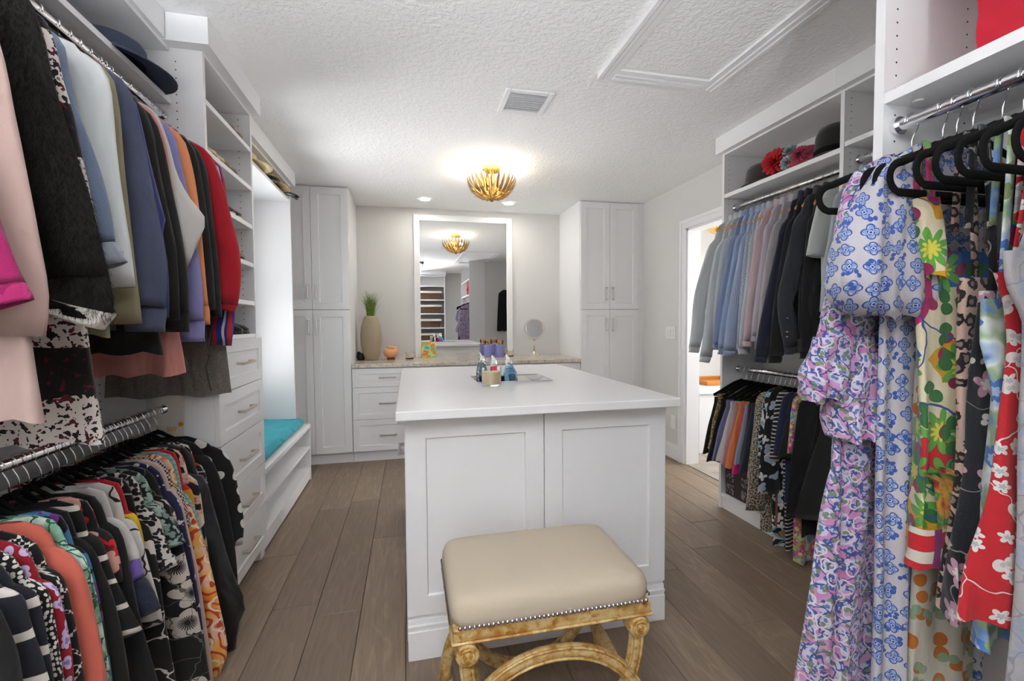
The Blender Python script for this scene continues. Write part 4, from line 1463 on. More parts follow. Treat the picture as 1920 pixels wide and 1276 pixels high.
obj('slit_pocket', tube(bmesh.new(), [(-0.775, 2.041, 1.13), (-0.79, 2.040, 1.08), (-0.783, 2.041, 1.02), (-0.775, 2.042, 0.985)], 0.004, 6, 0.6), cloth('grey_knit_edge', '#4c4641'), g)

# ---- lower left rod
G2 = 'tops on the lower left rod'


def ll(name, label, cat, Y, ed, mat, hem=0.16, **kw):
    kw.setdefault('neck', 0.105)
    kw.setdefault('bt', 0.0115)
    kw.setdefault('th', 0.0145)
    kw.setdefault('amp', 0.0045)
    kw.setdefault('w', (0.115, 0.10))
    return garment(name, label, cat, Y, LL, ed, mat, hem, G2, **kw)


def blk(i, **kw):
    return cloth('black_jersey_%d' % i, ('#0c0b0b', '#100d0c', '#0a0a0c')[i % 3], crease=0.3, **kw)


ll('top', 'plain black top nearest the camera on the lower left rod', 'top', 1.005, [(-0.747, 0.748), (-0.729, 0.700), (-0.717, 0.637), (-0.712, 0.565)], blk(0))
ll('striped_top', 'navy top with wide-set white stripes, first of the two', 'top', 1.06, [(-0.743, 0.728), (-0.730, 0.664), (-0.716, 0.586), (-0.704, 0.518)], cloth('navy_breton_a', '#171a26', [('stripe', 'v', 11.0, 0.2, '#cfc7c0')], crease=0.25))
ll('striped_top', 'navy top with wide-set white stripes, second of the two', 'top', 1.09, [(-0.748, 0.715), (-0.733, 0.656), (-0.720, 0.564), (-0.713, 0.496)], cloth('navy_breton_b', '#171a26', [('stripe', 'v', 11.0, 0.2, '#cfc7c0', 0.5)], crease=0.25))
ll('blouse', 'black blouse densely covered with small white dots', 'blouse', 1.125, [(-0.753, 0.707), (-0.736, 0.633), (-0.726, 0.551), (-0.718, 0.468)], cloth('dense_white_dots', K, [('dots', 88, 0.36, '#d2ccc4', 0.55)], crease=0.3))
ll('blouse', 'red blouse with lilac petal print', 'blouse', 1.155, [(-0.750, 0.693), (-0.736, 0.626), (-0.728, 0.541), (-0.727, 0.445)], cloth('red_lilac_petals', '#94081f', [('flower', 24, 3, 0.44, '#c7b6d6', '#8f78b5', 0.5, 2), ('blotch', 18, 0.66, '#241029', 4)], crease=0.3))
ll('blouse', 'black blouse with chains of tiny white dots, beside the coral cardigan', 'blouse', 1.185, [(-0.757, 0.701), (-0.740, 0.620), (-0.731, 0.520), (-0.724, 0.420)], cloth('dot_chain', K, [('lines', 17, 0.075, '#d5cfc6', 2, 0.2), ('check', 130, K)], crease=0.3))
ll('cardigan', 'coral pink cardigan on the lower left rod', 'cardigan', 1.235, [(-0.775, 0.727), (-0.744, 0.665), (-0.727, 0.548), (-0.709, 0.376)], cloth('coral_knit', '#d56a59', crease=0.35), w=(0.13, 0.115), th=0.026, bt=0.02)
ll('blouse', 'green and white tropical leaf blouse', 'blouse', 1.27, [(-0.771, 0.708), (-0.746, 0.627), (-0.731, 0.512), (-0.719, 0.350)], cloth('green_tropical', '#a9cdb9', [('wash', 14, ['#2f6a4c', '#7fb394', '#c9dfd2', '#5a9a73', '#8fb8c9']), ('lines', 22, 0.05, '#2b5b43', 3, 0.9)], crease=0.3))
ll('blouse', 'black blouse with blue and purple shoulder print', 'blouse', 1.295, [(-0.777, 0.703), (-0.758, 0.621), (-0.745, 0.498), (-0.731, 0.332)], cloth('blue_purple_print', K, [('blotch', 13, 0.52, '#3f76a8', 3), ('blotch', 15, 0.6, '#6d2b84', 8)], crease=0.3))
ll('cardigan', 'black cardigan between the green blouse and the stripe-sleeved top', 'cardigan', 1.32, [(-0.785, 0.713), (-0.758, 0.647), (-0.730, 0.520), (-0.707, 0.307)], blk(1))
ll('top', 'black top with white bars across its elbow sleeve', 'top', 1.355, [(-0.782, 0.702), (-0.759, 0.629), (-0.729, 0.540), (-0.694, 0.449)], cloth('black_white_bars', '#0e0c0b', [('stripe', 'v', 15.0, 0.2, '#d3ccc2', 0.3)], crease=0.25), sl='long', w=(0.10, 0.12))
ll('blouse', 'red, blush and black poppy print blouse', 'blouse', 1.385, [(-0.776, 0.707), (-0.758, 0.659), (-0.752, 0.569)], cloth('red_blush_poppy', '#120d0e', [('flower', 12, 5, 0.46, '#c81420', '#5a0a16', 0.7, 1), ('flower', 12, 4, 0.40, '#d09a90', None, 0.7, 6)], crease=0.3), sl='short')
ll('top', 'black crepe top right after the poppy blouse', 'top', 1.415, [(-0.772, 0.702), (-0.747, 0.596), (-0.722, 0.413), (-0.687, 0.225)], blk(2))
g = ll('blouse', 'white blouse with lilac cuffs and navy bell sleeves', 'blouse', 1.455, [(-0.781, 0.703), (-0.755, 0.634), (-0.746, 0.590)], cloth('white_crepe', '#cfcac6', crease=0.3), w=(0.10, 0.085))
E_ = [(-0.746, 0.597), (-0.735, 0.546), (-0.694, 0.451)]
obj('lilac_cuff', sleeve_mesh(E_[:2], -1, 1.45, 0.088, 0.084, 0.022, 40, nk=5), cloth('lilac_band', '#6f58ab'), g, smooth=True)
obj('bell_cuff', sleeve_mesh(E_[1:], -1, 1.45, 0.085, 0.17, 0.028, 41, nk=8), cloth('navy_bell', '#1c2138'), g, smooth=True)
ll('blouse', 'white blouse with thin black line drawing', 'blouse', 1.495, [(-0.776, 0.682), (-0.748, 0.569), (-0.722, 0.455), (-0.711, 0.382)], cloth('white_line_draw', '#d2cdc8', [('lines', 6, 0.02, '#1a1718', 4, 0.9)], crease=0.3))
ll('top', 'red and yellow colour-block top', 'top', 1.52, [(-0.780, 0.694), (-0.767, 0.604)], cloth('red_yellow_block', '#d8b40c', [('band', 0.70, 1.2, '#a80f22')], crease=0.25), sl='short')
ll('blouse', 'black blouse with flowing white curved lines', 'blouse', 1.55, [(-0.772, 0.650), (-0.748, 0.533), (-0.733, 0.374), (-0.707, 0.119)], cloth('black_white_curves', '#0f0d0d', [('lines', 11, 0.03, '#cfc8bf', 6, 1.1)], crease=0.3))
ll('blouse', 'black and white leaf print blouse with red accents', 'blouse', 1.585, [(-0.768, 0.676), (-0.737, 0.572), (-0.707, 0.508)], cloth('bw_leaf_red', '#cdc6c0', [('flower', 38, 2, 0.46, '#100e0e', None, 0.8, 3, 0.8), ('flower', 38, 2, 0.4, '#100e0e', None, 0.8, 9, 0.8), ('blotch', 9, 0.66, '#b0202e', 5)], crease=0.3), w=(0.11, 0.10))
ll('blouse', 'mint and black floral short-sleeved blouse', 'blouse', 1.62, [(-0.761, 0.678), (-0.728, 0.614), (-0.703, 0.558)], cloth('mint_black_floral', '#131517', [('flower', 26, 5, 0.48, '#93aba0', None, 0.8, 1, 0.6), ('flower', 30, 3, 0.38, '#6f857d', None, 0.8, 5, 0.6)], crease=0.3), w=(0.11, 0.10))
ll('dress', 'long black dress with large white poppies', 'dress', 1.655, [(-0.753, 0.672), (-0.727, 0.555), (-0.699, 0.374), (-0.656, 0.023)], cloth('black_big_poppies', '#0d0c0c', [('flower', 9.5, 5, 0.50, '#bdb4aa', None, 0.55, 2, 0.35, 0.75), ('flower', 9.5, 26, 0.24, '#141111', None, 0.55, 2, 0.7), ('lines', 13, 0.018, '#5d5853', 8, 1.0)], crease=0.2), hem=0.08, w=(0.12, 0.12))
ll('blouse', 'violet-navy blouse with small white flecks', 'blouse', 1.69, [(-0.756, 0.685), (-0.729, 0.557), (-0.703, 0.372), (-0.675, 0.054)], cloth('violet_navy_fleck', '#1e1c3f', [('blotch', 40, 0.62, '#cfc9cf', 2)], crease=0.3))
ll('blouse', 'pale pink blouse edge beside the orange paisley kimono', 'blouse', 1.72, [(-0.760, 0.683), (-0.735, 0.562), (-0.706, 0.374), (-0.675, -0.007)], cloth('pale_pink_crepe', '#c9aea4', crease=0.3))
ll('cardigan', 'black and white tweed cropped cardigan', 'cardigan', 1.745, [(-0.764, 0.687), (-0.747, 0.626), (-0.739, 0.561)], cloth('bw_tweed', '#c9c2ba', [('check', 150, '#262223')], crease=0.2), sl='short')
ll('kimono', 'orange and rust paisley kimono', 'kimono', 1.78, [(-0.761, 0.633), (-0.713, 0.466), (-0.678, 0.278), (-0.650, 0.094), (-0.668, 0.032), (-0.699, -0.071)], cloth('orange_paisley', '#cf7a3d', [('wash', 9, ['#c0432a', '#dd8b2a', '#e0a54f', '#d9b49a', '#c7553b']), ('swirl', 10, 46, 0.45, '#b23a1e', 2), ('ring', 13, 3, 0.34, 0.05, '#e0cdb6', 0.8, 3)], crease=0.3), hem=0.08, w=(0.14, 0.16), th=0.024)
ll('cardigan', 'aqua blue striped knit cardigan', 'cardigan', 1.815, [(-0.769, 0.639), (-0.733, 0.500), (-0.713, 0.341), (-0.706, 0.241)], cloth('aqua_rib', '#7fb3ad', [('stripe', 'v', 60, 0.3, '#5b9793')], crease=0.3))
ll('sweater', 'yellow and red colour-block sweater', 'sweater', 1.842, [(-0.776, 0.653), (-0.760, 0.510)], cloth('yellow_red_knit', '#cf8e24', [('band', 0.66, 1.2, '#b3121f')], crease=0.25), sl='short')
ll('blouse', 'cream blouse with blush and black flowers', 'blouse', 1.87, [(-0.770, 0.678), (-0.750, 0.537), (-0.734, 0.354), (-0.725, 0.170)], cloth('cream_blush_floral', '#d3c6ae', [('flower', 15, 5, 0.46, '#c79a8a', '#8a4a48', 0.8, 1), ('blotch', 13, 0.58, '#131112', 7)], crease=0.3))
ll('blouse', 'shiny black and midnight blue satin blouse', 'blouse', 1.91, [(-0.757, 0.674), (-0.729, 0.549), (-0.681, 0.326), (-0.633, 0.168), (-0.662, 0.071), (-0.686, -0.179)], cloth('midnight_satin', '#0a0a0e', [('blotch', 9, 0.58, '#101a2e', 3)], rough=0.35, crease=0.7), hem=0.08, w=(0.14, 0.15), th=0.024)
ll('top', 'red-edged top with white lace pattern', 'top', 1.945, [(-0.777, 0.703), (-0.756, 0.618)], cloth('red_white_lace', '#191416', [('lines', 26, 0.07, '#c9c2bb', 2, 0.6), ('band', 0.712, 0.76, '#b01828')], crease=0.3), sl='short')
ll('cardigan', 'black cardigan just before the polka dot cardigan', 'cardigan', 1.985, [(-0.759, 0.719), (-0.715, 0.570), (-0.687, 0.330), (-0.683, 0.068)], blk(4), hem=0.10)
ll('cardigan', 'black cardigan with big white polka dots, last on the lower left rod', 'cardigan', 2.035, [(-0.739, 0.737), (-0.702, 0.665), (-0.682, 0.549), (-0.669, 0.448), (-0.678, 0.349)], cloth('black_big_dots', '#0e0b0b', [('dots', 14.5, 0.27, '#d8d3cc', 0.35, 3)], crease=0.25), hem=0.10, w=(0.13, 0.10))
HL = 'velvet hanger inside the'
rh = random.Random(11)
for k, y in enumerate([1.005, 1.06, 1.09, 1.125, 1.155, 1.185, 1.235, 1.27, 1.295, 1.32, 1.355, 1.385, 1.415, 1.455, 1.495, 1.52, 1.55, 1.585, 1.62, 1.655, 1.69, 1.72, 1.745, 1.78, 1.815, 1.842, 1.87, 1.91, 1.945, 1.985, 2.035]):
    LAST[0] = LABEL_AT[(LL[0], y)]
    hanger('velvet', LL, y, rh.uniform(-0.02, 0.02), label=HL, group='velvet hangers on the lower left rod')

# ---- upper right rod: shirts
G3 = 'shirts on the upper right rod'


def ru(name, label, cat, Y, ed, mat, hem=1.16, **kw):
    kw.setdefault('bt', 0.014)
    kw.setdefault('th', 0.018)
    kw.setdefault('w', (0.125, 0.085))
    kw.setdefault('cuff', 0.12)
    kw.setdefault('collar', True)
    kw.setdefault('neck', 0.06)
    kw.setdefault('crease', 0.07)
    return garment(name, label, cat, Y, RU, ed, mat, hem, G3, **kw)


def shirt(nm, base, layers=(), crease=0.45):
    return cloth(nm, base, layers, crease=crease, weave=800)


SH = [
    ('white cotton shirt farthest from the camera on the upper right rod', 2.60, [(1.906, 1.768), (1.838, 1.596), (1.782, 1.408), (1.765, 1.186), (1.747, 1.050)], shirt('white_poplin_a', '#c6cacb')),
    ('white cotton shirt, second from the bathroom door', 2.555, [(1.927, 1.760), (1.868, 1.557), (1.840, 1.322), (1.819, 1.119), (1.794, 0.991)], shirt('white_poplin_b', '#c2c6ca')),
    ('pale grey pinstriped shirt beside the white shirts', 2.51, [(1.938, 1.773), (1.888, 1.553), (1.861, 1.287), (1.855, 1.087)], shirt('pale_grey_pin', '#b6bcc2', [('stripe', 'u', 120, 0.3, '#a0a8b2')])),
    ('light chambray blue shirt on the upper right rod', 2.46, [(1.941, 1.770), (1.888, 1.548), (1.839, 1.286), (1.819, 1.073)], shirt('chambray', '#8492b2', [('stripe', 'u', 90, 0.25, '#7484a8')])),
    ('sky blue shirt next to the chambray one', 2.415, [(1.946, 1.778), (1.897, 1.543), (1.842, 1.253), (1.823, 1.047)], shirt('sky_blue', '#8fa0bf')),
    ('blue and white bengal striped shirt', 2.365, [(1.949, 1.778), (1.901, 1.569), (1.847, 1.284), (1.821, 1.038)], shirt('bengal_stripe', '#b7c0d0', [('stripe', 'u', 150, 0.42, '#7388b4')])),
    ('white shirt with fine navy zigzag', 2.32, [(1.948, 1.782), (1.909, 1.533), (1.884, 1.284), (1.872, 1.080)], shirt('navy_zigzag', '#b9c0ca', [('check', 130, '#7f8ba2')])),
    ('plain pale silver-grey shirt left of the pink shirt', 2.28, [(1.940, 1.773), (1.904, 1.528), (1.866, 1.252), (1.854, 1.055)], shirt('silver_grey', '#b5b9bf')),
    ('pale pink shirt on the upper right rod', 2.225, [(1.920, 1.792), (1.895, 1.612), (1.864, 1.372), (1.837, 1.102)], shirt('pale_pink', '#c3adb1')),
    ('pale lilac shirt tucked behind the grey checked shirt', 2.18, [(1.940, 1.795), (1.909, 1.576), (1.872, 1.311), (1.854, 1.133)], shirt('pale_lilac', '#b5adb9')),
    ('grey finely checked shirt on the upper right rod', 2.12, [(1.951, 1.797), (1.896, 1.597), (1.857, 1.338), (1.831, 1.092)], shirt('grey_check', '#b8b1b2', [('check', 170, '#9b9699')])),
    ('dark navy shirt on the upper right rod', 2.06, [(1.948, 1.792), (1.889, 1.588), (1.815, 1.279), (1.773, 1.032)], shirt('dark_navy', '#1d2237')),
    ('black shirt squeezed between the navy and charcoal shirts', 2.015, [(1.942, 1.790), (1.887, 1.554), (1.840, 1.278), (1.825, 1.029)], shirt('black_poplin', '#141418')),
    ('charcoal denim shirt with pearl cuff buttons', 1.965, [(1.935, 1.797), (1.881, 1.607), (1.822, 1.345), (1.851, 1.196), (1.879, 1.076)], shirt('charcoal_denim', '#34373f', crease=0.7)),
    ('black shirt hanging below the ivory tee', 1.91, [(1.954, 1.780), (1.933, 1.568), (1.919, 1.330), (1.912, 1.057)], shirt('black_shirt', '#121215', crease=0.6)),
]
for i, (lab, y, ed, mt) in enumerate(SH):
    g = ru('shirt', lab, 'shirt', y, ed, mt, hem=1.17 - 0.01 * (i % 3))
    hanger('wood', RU, y, label='wooden hanger inside the', group='wooden hangers on the upper right rod')
    if 'pearl' in lab:
        bm = bmesh.new()
        for z in (1.165, 1.19, 1.26):
            obj('cuff_button', lathe(bmesh.new(), [(0, 0.004), (0.004, 0.003), (0.0055, 0)], 10, (1.865, y - 0.022, z)), 'plate', g)
garment('tee', 'ivory short-sleeved tee closest to the tall panel', 'tee', 1.855, RU, [(1.949, 1.833), (1.911, 1.701), (1.887, 1.564)], cloth('ivory_jersey', '#c5c8c3', crease=0.3), 1.18, G3, sl='short', w=(0.15, 0.13), neck=0.08)
hanger('wood', RU, 1.855, label='wooden hanger inside the', group='wooden hangers on the upper right rod')
for i, (y, c) in enumerate(((1.72, '#aab2bd'), (1.62, '#c2c2bd'), (1.50, '#8a93a6'))):
    ed = [(1.905, 1.83), (1.87, 1.66), (1.84, 1.48), (1.83, 1.26)]
    garment('shirt', ('pale blue-grey shirt alone past the shelf divider', 'off-white shirt mostly hidden behind the pink paisley dress', 'dusty blue shirt hidden behind the blue block-print dress')[i], 'shirt', y, CB, ed, shirt('corner_shirt_%d' % i, c), 1.18, 'shirts in the corner bay', cuff=0.12, collar=True, neck=0.06, bt=0.016)
    hanger('wood', CB, y, label='wooden hanger inside the', group='wooden hangers in the corner bay')

# ---- lower right rod: skirts on clip hangers, then tops
G4 = 'skirts and tops on the lower right rod'


def skirt(label, Y, tl, bl, mat, cat='skirt', name='skirt', amp=0.008):
    (xt, zt), (xb, zb) = tl, bl
    rx = RL[0]
    wt, wb = abs(rx - xt), abs(rx - xb)
    lw = RW - 0.02
    rows = [(zt, xt, min(rx + wt, lw), 0.010), (zt - 0.04, xt - 0.002, min(rx + wt, lw), 0.013), ((zt + zb) / 2, (xt + xb) / 2, min(rx + (wt + wb) / 2, lw), 0.018), (zb, xb, min(rx + wb, lw), 0.022)]
    t = hung(name, label, cat, Y, RL, rows, mat, G4, amp=amp, start=0.1)
    obj('waistband', body_mesh([(zt + 0.002, xt - 0.001, min(rx + wt, lw), 0.0115), (zt - 0.03, xt - 0.002, min(rx + wt, lw), 0.0135)], Y, 1, 0.0, nr=4), mat, t, smooth=True)
    hanger('clip', RL, Y, label='clip hanger carrying the', group='clip hangers on the lower right rod')
    return t


skirt('black skirt hanging next to the bathroom doorway', 2.60, *[(1.942, 0.753), (1.859, 0.385)], cloth('black_twill', '#0d0d10'))
skirt('leopard print skirt on a clip hanger', 2.555, *[(1.935, 0.781), (1.857, 0.433)], cloth('leopard', '#a98a5c', [('leopard', 70, '#1a120c', '#6d4f2c')]))
skirt('long black skirt between leopard and periwinkle skirts', 2.51, *[(1.921, 0.754), (1.826, 0.362)], cloth('black_crepe', '#0c0c0d'))
skirt('periwinkle blue skirt on a clip hanger', 2.455, *[(1.917, 0.757), (1.816, 0.396)], cloth('periwinkle', '#6b6b92'))
skirt('white skirt beside the periwinkle one', 2.41, *[(1.912, 0.755), (1.819, 0.389)], cloth('white_skirt_cotton', '#c3bfc0'))
skirt('dusty rose skirt on a clip hanger', 2.365, *[(1.913, 0.752), (1.822, 0.383)], cloth('dusty_rose', '#ad6f78'))
skirt('orange skirt on a clip hanger', 2.315, *[(1.894, 0.771), (1.798, 0.387)], cloth('orange_ponte', '#cf7b45'))
skirt('hot pink skirt showing only its hem', 2.275, *[(1.891, 0.741), (1.817, 0.367)], cloth('hot_pink', '#cc1672'))
skirt('light steel blue skirt on a clip hanger', 2.24, *[(1.875, 0.770), (1.810, 0.428)], cloth('steel_blue', '#7d96ab'))
skirt('burgundy skirt on a clip hanger', 2.205, *[(1.867, 0.776), (1.810, 0.433)], cloth('burgundy', '#3a1c28'))
skirt('navy blue skirt on a clip hanger', 2.17, *[(1.858, 0.789), (1.781, 0.410)], cloth('navy_ponte', '#1d2538'))


def rl(name, label, cat, Y, ed, mat, hem, **kw):
    kw.setdefault('neck', 0.09)
    kw.setdefault('bt', 0.011)
    kw.setdefault('th', 0.0135)
    kw.setdefault('amp', 0.0045)
    kw.setdefault('w', (0.11, 0.10))
    g = garment(name, label, cat, Y, RL, ed, mat, hem, G4, **kw)
    hanger('velvet', RL, Y, label='velvet hanger inside the', group='velvet hangers on the lower right rod')
    return g


rl('top', 'olive and cream animal print top beside the navy skirt', 'top', 2.13, [(1.857, 0.828), (1.833, 0.667), (1.808, 0.492), (1.797, 0.374)], cloth('olive_animal', '#a79b7c', [('leopard', 36, '#1d1a14', '#7c6f4d', 3)]), 0.26)
rl('dress', 'black and tan fine-speckle dress', 'dress', 2.09, [(1.836, 0.835), (1.805, 0.678), (1.775, 0.448), (1.755, 0.228)], cloth('bw_tan_speckle', '#b3a594', [('leopard', 95, '#17130f', '#42382d', 1)]), 0.10, w=(0.12, 0.13))
rl('dress', 'teal, gold and black swirl print dress reaching the floor', 'dress', 2.05, [(1.840, 0.861), (1.803, 0.687), (1.793, 0.516)], cloth('teal_gold_swirl', '#12161f', [('swirl', 9, 40, 0.5, '#cdd2cc', 1), ('lines', 14, 0.07, '#6fa8c4', 5, 0.9), ('blotch', 15, 0.64, '#b08a4c', 3)]), 0.03, hemx=0.235, sl='short')
rl('blouse', 'black blouse with big white and ice-blue petals', 'blouse', 2.01, [(1.837, 0.876), (1.801, 0.696), (1.772, 0.501), (1.761, 0.347)], cloth('black_ice_petals', '#110f10', [('flower', 17, 4, 0.44, '#d5cfcb', None, 0.9, 2, 0.7, 0.6), ('flower', 14, 3, 0.36, '#9fb0c2', None, 0.9, 6, 0.5, 0.5), ('stripe', 'u', 5.5, 0.07, '#8a4a3c', 0.2)]), 0.16, w=(0.12, 0.13))
rl('top', 'black top with white stripes at its hem', 'top', 1.985, [(1.847, 0.860), (1.824, 0.700), (1.814, 0.534)], cloth('black_white_hem_stripe', '#121012', [('stripe', 'v', 48, 0.32, '#c9c4bf')]), 0.045, sl='short', hemx=0.225)
rl('top', 'dark blue top with short sleeves', 'top', 1.962, [(1.864, 0.854), (1.835, 0.705), (1.811, 0.568)], cloth('ink_blue', '#24294a'), 0.3, sl='short')
rl('tee', 'charcoal short-sleeved tee on the lower right rod', 'tee', 1.935, [(1.877, 0.850), (1.848, 0.710), (1.815, 0.559)], cloth('charcoal_jersey', '#1e1c1e'), 0.28, sl='short', w=(0.12, 0.12))
rl('tunic', 'long pink, lime and blue botanical tunic touching the floor', 'tunic', 1.915, [(1.883, 0.848), (1.860, 0.714), (1.850, 0.579)], cloth('pink_lime_botanical', '#a8468f', [('wash', 11, ['#c02a93', '#5d7fb0', '#c9c0a4', '#9db04a', '#b7388f', '#dcd3c0']), ('flower', 16, 9, 0.46, '#c4308f', '#d7cf8a', 0.8, 2, 0.6), ('lines', 20, 0.05, '#8fae3f', 4, 0.8)]), 0.012, sl='short', hemx=0.238, amp=0.012)
rl('cardigan', 'long black cardigan beside the charcoal coat', 'cardigan', 1.89, [(1.897, 0.838), (1.863, 0.665), (1.841, 0.506), (1.826, 0.264)], cloth('black_long_knit', '#0e0d0e'), 0.16, w=(0.12, 0.13))
rl('coat', 'charcoal grey wool coat nearest on the lower right rod', 'coat', 1.845, [(2.017, 0.787), (1.951, 0.644), (1.885, 0.463), (1.833, 0.282)], cloth('charcoal_wool', '#252525', crease=0.2), 0.12, w=(0.15, 0.22), th=0.02)
# ---- dresses on the near right rod
G5 = 'dresses on the near right rod'
DW = RN - 0.02


def dress_rows(ed, zn=None, neck=0.08, t=0.018, t2=0.030, straps=False):
    rx = DR[0]
    rows = []
    if not straps:
        cx, cz = ed[0]
        zn = zn or (DR[1] - 0.088)
        for k in range(4):
            s = k / 4
            h = neck + (rx - cx - neck) * s ** 0.9
            rows.append((zn + (cz - zn) * s ** 1.2, rx - h, min(rx + h, DW), 0.010 + (t - 0.010) * s))
    n = len(ed)
    for i, (x, z) in enumerate(ed):
        s = i / (n - 1)
        rows.append((z, x, min(2 * rx - x, DW), t + (t2 - t) * s))
    return rows


def dress(label, Y, ed, mat, straps=None, amp=0.010, lam=0.085, neck=0.08, tilt=0.0, t=0.013, t2=0.019, name='dress', hl=True):
    g = hung(name, label, 'dress', Y, DR, dress_rows(ed, neck=neck, straps=bool(straps), t=t, t2=t2), mat, G5, amp=amp, lam=lam, n=64, nr=40, start=0.05 if straps else 0.2)
    if straps:
        for s in (-1, 1):
            x0 = DR[0] + s * straps
            x1 = ed[0][0] + 0.03 if s < 0 else min(2 * DR[0] - ed[0][0], DW) - 0.03
            pts = [(x0, Y + 0.012, DR[1] - 0.30), (x0, Y + 0.008, DR[1] - 0.135), (x0, Y - 0.004, DR[1] - 0.108), (x0, Y - 0.012, DR[1] - 0.14), (x0 * 0.5 + x1 * 0.5, Y - 0.010, (DR[1] - 0.14 + ed[0][1]) / 2), (x1, Y - 0.006, ed[0][1] - 0.01)]
            bm = bmesh.new()
            tube(bm, pts, 0.0115, 6, 0.25, up=(0, 1, 0))
            st = obj('strap', bm, mat, g, smooth=True)
            uvl = st.data.uv_layers.new(name='UVMap')
            for lp in st.data.loops:
                c = st.data.vertices[lp.vertex_index].co
                uvl.data[lp.index].uv = (c.x + c.y, c.z)
    if hl:
        hanger('velvet', DR, Y, tilt, label='velvet hanger carrying the', group='velvet hangers on the near right rod')
    return g


pais = cloth('pink_paisley', '#ad6f9e', [('wash', 16, ['#a8689c', '#bb7ba8', '#b98fb6', '#b072a2']), ('flower', 34, 3, 0.46, '#3a5590', '#aeb2cc', 0.9, 1, 0.75), ('flower', 27, 2, 0.46, '#bdb9cb', '#5a70a8', 0.9, 4, 0.7), ('flower', 40, 2, 0.38, '#6f825e', None, 0.9, 8, 0.85, 0.6), ('lines', 25, 0.04, '#39477f', 3, 1.0), ('ring', 19, 3, 0.30, 0.035, '#cbc4cf', 0.9, 6)], crease=0.45)
g = dress('long pink paisley dress with flounced sleeves, hung against the tall panel', 0.878, [(1.019, 1.585), (0.999, 1.473), (0.995, 1.349), (0.994, 1.249), (0.997, 1.148), (0.982, 0.996), (0.958, 0.870), (0.937, 0.731), (0.916, 0.565), (0.900, 0.385), (0.899, 0.254)], pais, tilt=-0.22, amp=0.014, lam=0.075, t2=0.026)
obj('sleeve', sleeve_mesh([(1.022, 1.595), (0.989, 1.546), (0.964, 1.459), (0.948, 1.323), (0.923, 1.200)], 1, 0.872, 0.12, 0.15, 0.03, 71, n=24, nk=20, crease=0.06, capped=False), pais, g, smooth=True)
obj('sleeve_flounce', body_mesh([(a[1], a[0], a[0] + w_, t_) for a, w_, t_ in zip([(0.917, 1.210), (0.897, 1.157), (0.882, 1.120), (0.891, 1.068)], (0.15, 0.17, 0.18, 0.165), (0.03, 0.036, 0.042, 0.042))], 0.870, 72, 0.010, n=40, nr=10, lam=0.05, start=0.0), pais, g, smooth=True)
obj('sleeve_flounce', body_mesh([(a[1], a[0], a[0] + w_, t_) for a, w_, t_ in zip([(0.981, 1.174), (0.962, 1.101), (0.949, 1.027), (0.956, 0.974)], (0.12, 0.13, 0.13, 0.12), (0.03, 0.036, 0.04, 0.04))], 0.860, 73, 0.010, n=40, nr=10, lam=0.05, start=0.0), pais, g, smooth=True)

bluef = cloth('blue_block_floral', '#bcb8be', [('flower', 25, 4, 0.38, '#7d93c2', '#27418f', 0.35, 1, 0.45), ('ring', 25, 4, 0.38, 0.032, '#27418f', 0.35, 1, 0.45), ('dots', 25, 0.10, '#c2c6d6', 0.35, 1), ('dots', 25, 0.06, '#22397f', 0.35, 1), ('flower', 34, 2, 0.32, '#35549f', None, 0.7, 5, 0.9, 0.5)], crease=0.5)
g = dress('white dress with blue block-print flowers and a puffed sleeve', 0.812, [(1.032, 1.579), (1.025, 1.460), (1.024, 1.343), (1.021, 1.248), (1.021, 1.105), (1.022, 0.936), (1.023, 0.764), (1.024, 0.591), (1.025, 0.402), (1.027, 0.287)], bluef, amp=0.012, lam=0.08)
pf = [(300, 1652, 1704, 0.018), (340, 1628, 1708, 0.028), (400, 1596, 1712, 0.040), (470, 1572, 1716, 0.050), (530, 1562, 1718, 0.055), (565, 1570, 1714, 0.052), (585, 1596, 1704, 0.042), (596, 1622, 1690, 0.030)]
zz = [(1.001, 1.594), (0.968, 1.546), (0.925, 1.476), (0.894, 1.396), (0.882, 1.328), (0.894, 1.289), (0.931, 1.266), (0.968, 1.253)]
xr = [(1.078, 1.599), (1.085, 1.553), (1.094, 1.484), (1.103, 1.402), (1.108, 1.331), (1.104, 1.289), (1.089, 1.265), (1.069, 1.252)]
obj('puff_sleeve', body_mesh([(a[1], a[0], b[0], q[3]) for a, b, q in zip(zz, xr, pf)], 0.795, 77, 0.010, n=56, nr=24, lam=0.055, start=0.0), bluef, g, smooth=True)

dress('long white dress printed with oranges and sage leaves', 0.785, [(1.098, 1.200), (1.094, 1.058), (1.096, 0.890), (1.098, 0.695), (1.097, 0.547), (1.096, 0.410), (1.097, 0.297)], cloth('orange_fruit_print', '#b5afa2', [('dots', 19, 0.29, '#a85c16', 0.75, 1), ('flower', 19, 2, 0.40, '#7b8f74', None, 0.8, 4, 0.75, 0.6)], crease=0.3), straps=0.12, amp=0.009, lam=0.12)
trop = cloth('tropical_patchwork', '#cfc4a6', [('cells', 7.5, ['#cfc4a6', '#1f55a0', '#cfc4a6', '#4f8f3c', '#cfc4a6', '#c5901a', '#a51e5c', '#7fae8a', '#b3202a'], 2, 0.5), ('flower', 9, 9, 0.45, '#5a9a3f', '#c9bf4a', 0.9, 3, 0.6, 0.5), ('dots', 14, 0.20, '#8a1f4d', 0.9, 7), ('flower', 15, 2, 0.42, '#2f6a35', None, 0.9, 9, 0.8, 0.5), ('lines', 6, 0.012, '#2f4f8f', 2, 0.6)], crease=0.4)
g = dress('colourful tropical patchwork dress with tie belt and striped hem', 0.755, [(1.049, 1.393), (1.047, 1.293), (1.053, 1.202), (1.059, 1.111), (1.057, 1.019), (1.058, 0.903), (1.059, 0.810), (1.056, 0.719)], trop, straps=0.135, amp=0.012)
